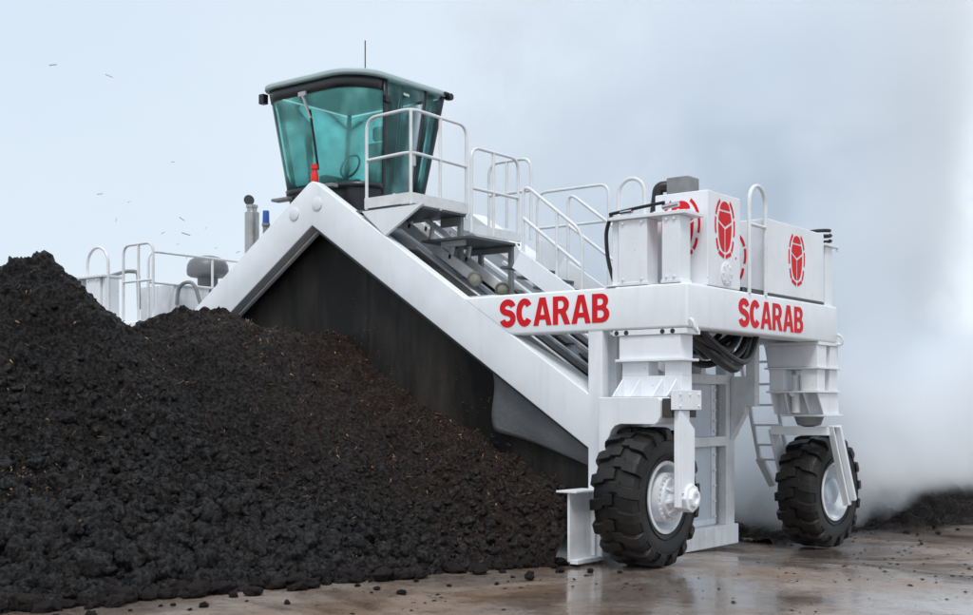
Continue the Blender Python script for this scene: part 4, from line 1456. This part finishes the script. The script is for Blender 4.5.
# hinges, latch, handle on the door
for t_ in (.12, .48, .86):
    P = ring(t_, .03); p = P['pillar'][1]
    bm = BM(); box(bm, p[0] - .02, p[0] + .03, p[1] - .06, p[1] + .06, ZB + (ZT - ZB) * t_ - .045, ZB + (ZT - ZB) * t_ + .045)
    link('hinge', bm, M['blackp'], dg, .01)
bm = BM(); P = ring(.5, .02); p = P['door'][1]; box(bm, p[0], p[0] + .04, p[1] - .14, p[1] - .04, 5.02, 5.16)
link('handle', bm, M['chrome'], dg, .01)
bm = BM()
P = ring(.93, .02); p = P['door'][0]; box(bm, p[0], p[0] + .03, p[1] + .3, p[1] + .42, 5.94, 5.98)
link('latch', bm, M['chrome'], dg, .01)
# wiper
bm = BM()
P = ring(.90, .03)['front'][4]; Q = ring(.72, .03)['front'][6]
p0, p1 = (P[0] + .03, P[1] - .02, ZB + 1.91 * .91), (Q[0] - .12, Q[1] - .02, ZB + 1.91 * .73)
bar(bm, p0, p1, .03, .03, up=(0, 1, 0)); box(bm, p0[0] - .07, p0[0] + .07, p0[1] - .01, p0[1] + .02, p0[2] - .03, p0[2] + .03)
wi = link('wiper', bm, M['pipe'], cab)
bm = BM(); bar(bm, (p1[0] - .02, p1[1], p1[2] + .12), (p1[0] + .10, p1[1] + .04, p1[2] - .70), .02, .03, up=(0, 1, 0)); link('wiper_blade', bm, M['blackp'], wi)
# aerial, corner lamps, beacon
bm = BM(); tube(bm, [(-5.25, .74, ZT + .08), (-5.25, .74, ZT + .50)], .008, 6); lathe(bm, [(.03, 0), (.02, .05)], (-5.25, .74, ZT + .08), 'z', 10); link('aerial', bm, M['dark'], cab)
for c_, d_ in (((-7.00, .50, 6.04), 'l'), ((-5.02, 2.22, 6.10), 'r')):
    bm = BM()
    if d_ == 'l':
        box(bm, c_[0] - .04, c_[0] + .06, c_[1] - .05, c_[1] + .05, c_[2] - .08, c_[2] + .06)
    else:
        lathe(bm, [(.035, -.06), (.05, .0), (.05, .05), (.04, .06)], c_, 'x', 16)
        box(bm, c_[0] - .05, c_[0] + .02, c_[1] - .1, c_[1], c_[2] + .02, c_[2] + .06)
    link('corner_lamp', bm, M['blackp'], cab, .012)
bm = BM(); box(bm, -6.78, -6.45, .45, .60, 4.56, 4.60); link('mirror_arm', bm, M['grey'], cab, .008)
bm = BM(); lathe(bm, [(.045, .0), (.055, .05), (.05, .14), (.035, .18), (.035, .2), (.05, .21), (.05, .26), (.02, .28)], (-5.76, .30, 4.66), 'z', 18); link('beacon', bm, M['beacon'], mc)
bm = BM(); box(bm, -5.82, -5.40, .26, .38, 4.60, 4.65); link('beacon_shelf', bm, M['grey'], mc, .006)
# inside: seat, console, steering column
bm = BM()
box(bm, -5.75, -5.25, .95, 1.35, 4.66, 4.80); box(bm, -5.73, -5.27, 1.28, 1.42, 4.80, 5.45); box(bm, -5.62, -5.38, 1.30, 1.40, 5.47, 5.68); box(bm, -5.65, -5.35, 1.0, 1.3, 4.3, 4.66)
link('driver_seat', bm, M['seat'], cab, .05, seg=3).location = (-.28, .25, 0)
bm = BM(); box(bm, -6.1, -5.95, .7, 1.3, 4.3, 4.95); box(bm, -5.05, -4.9, .75, 1.3, 4.3, 4.9); box(bm, -5.8, -5.2, .52, .62, 4.3, 4.78)
link('console', bm, M['grey'], cab, .02).location = (-.24, .25, 0)
bm = BM(); tube(bm, [(-5.5, .6, 4.7), (-5.5, .72, 5.0)], .03, 8)
tube(bm, [(-5.5 + .17 * math.cos(t_ * math.pi / 10), .75 + .06 * math.sin(t_ * math.pi / 10), 5.02 + .16 * math.sin(t_ * math.pi / 10)) for t_ in range(21)], .016, 6, cap=False)
link('steering_wheel', bm, M['blackp'], cab).location = (-.28, .25, 0)

# ------------------------------------------------------------------ left platform and engine
rail_frame('platform_railing', [
    [(-9.62, .06, 2.98), (-9.62, .06, 4.13), (-8.90, .06, 4.13), (-8.90, .06, 2.98)], [(-9.62, .06, 3.58), (-8.90, .06, 3.58)], [(-9.25, .06, 2.98), (-9.25, .06, 4.13)]])
rail_frame('platform_railing', [
    [(-9.6, .5, 2.98), (-9.6, .5, 4.10), (-9.6, 3.4, 4.10), (-9.6, 3.4, 2.98)], [(-9.6, .5, 3.62), (-9.6, 3.4, 3.62)], [(-9.6, 1.75, 2.98), (-9.6, 1.75, 4.10)]])
hoop((-10.60, .10), (-10.06, .10), 2.98, 4.17, .024, rung=(3.62,))
bm = BM(); box(bm, -10.48, -9.60, 1.0, 1.69, 2.98, 3.64); link('engine_box', bm, M['white_low'], mc, .02)
bm = BM(); tube(bm, fillet([(-10.35, .35, 3.75), (-9.95, .36, 3.80), (-9.72, .4, 3.78), (-9.70, .4, 3.2)], .08), .03, 8)
tube(bm, fillet([(-9.55, 1.0, 3.3), (-9.5, 1.0, 3.62), (-9.2, 1.05, 3.66), (-9.1, 1.1, 3.3)], .15), .03, 8); link('engine_hose', bm, M['grey'], mc)
bm = BM(); lathe(bm, [(.02, .46), (.12, .455), (.21, .43), (.29, .38), (.335, .30), (.345, .2), (.335, .14), (.29, .11), (.17, .10), (.16, -.3)], (-10.02, 2.0, 3.74), 'z', 32)
link('air_cleaner', bm, M['dome'], mc)
bm = BM(); prism(bm, [(-10.6, 3.0), (-8.2, 3.0), (-8.6, 3.2), (-9.4, 3.36), (-10.3, 3.36), (-10.6, 3.25)], (), 'y', 1.7, 3.2); link('engine_hood', bm, M['white_low'], mc, .06, seg=4)
bm = BM(); lathe(bm, [(.115, 0), (.115, 1.26), (.08, 1.28), (.08, 1.34), (.095, 1.34), (.095, 1.38), (.05, 1.39)], (-8.93, 2.0, 3.55), 'z', 24)
ex = link('exhaust_stack', bm, M['pipe'], mc)
bm = BM(); lathe(bm, [(.085, -.008), (.085, .008)], (0, 0, 0), 'z', 20)
bm.transform(Matrix.Translation((-9.00, 2.0, 5.02)) @ Matrix.Rotation(R(80), 4, 'Y') @ Matrix.Rotation(R(25), 4, 'X')); link('rain_flap', bm, M['dark'], ex)
bm = BM(); lathe(bm, [(.05, 0), (.05, .6), (.065, .62), (.065, .66)], (-8.60, 2.0, 3.95), 'z', 16); sp = link('filler_neck', bm, M['grey'], mc)
bm = BM(); lathe(bm, [(.055, 0), (.05, .19), (.045, .2)], (-8.60, 2.0, 4.61), 'z', 16); link('cap', bm, M['blue'], sp)

# ------------------------------------------------------------------ chips thrown up by the drum
def cam_point(px, py, Zd):
    a_ = R(37.8); X_ = (px - 486.5) / 1230 * Zd
    return (math.cos(a_) * X_ - math.sin(a_) * Zd + 6.13, math.sin(a_) * X_ + math.cos(a_) * Zd - 11.28, 1.68 + (408 - py) / 1230 * Zd)
chip_me = bpy.data.meshes.new('flying_chip')
chip_me.from_pydata((CH * np.array([1, 1, 1.2])).tolist(), [], CHF.tolist())
chip_me.materials.append(M['chip_dark'])
for px, py, L, rot in ((53, 65, 6, .1), (109, 76, 6, -.4), (173, 162, 3, .1), (100, 194, 5, .1), (129, 202, 3, .4), (116, 220, 3, 1.3), (182, 219, 5, -.6), (163, 233, 3.5, .5), (186, 234, 7, -.3), (206, 228, 2.5, .8), (187, 257, 3.5, 1.0), (238, 252, 3.5, .5), (178, 244, 3, .4), (216, 248, 2.5, .3)):
    Zd = random.uniform(13, 15)
    o = bpy.data.objects.new('flying_chip', chip_me)
    COL.objects.link(o)
    o.location = cam_point(px, py, Zd)
    s = L / 1230 * Zd * .62
    o.scale = (s, s * .6, s * .6)
    o.rotation_euler = (random.uniform(-.4, .4), -rot, R(37.8))
    tag(o, 'tiny dark chip flung into the pale sky above the windrow', 'wood chip', 'chips flung into the sky')
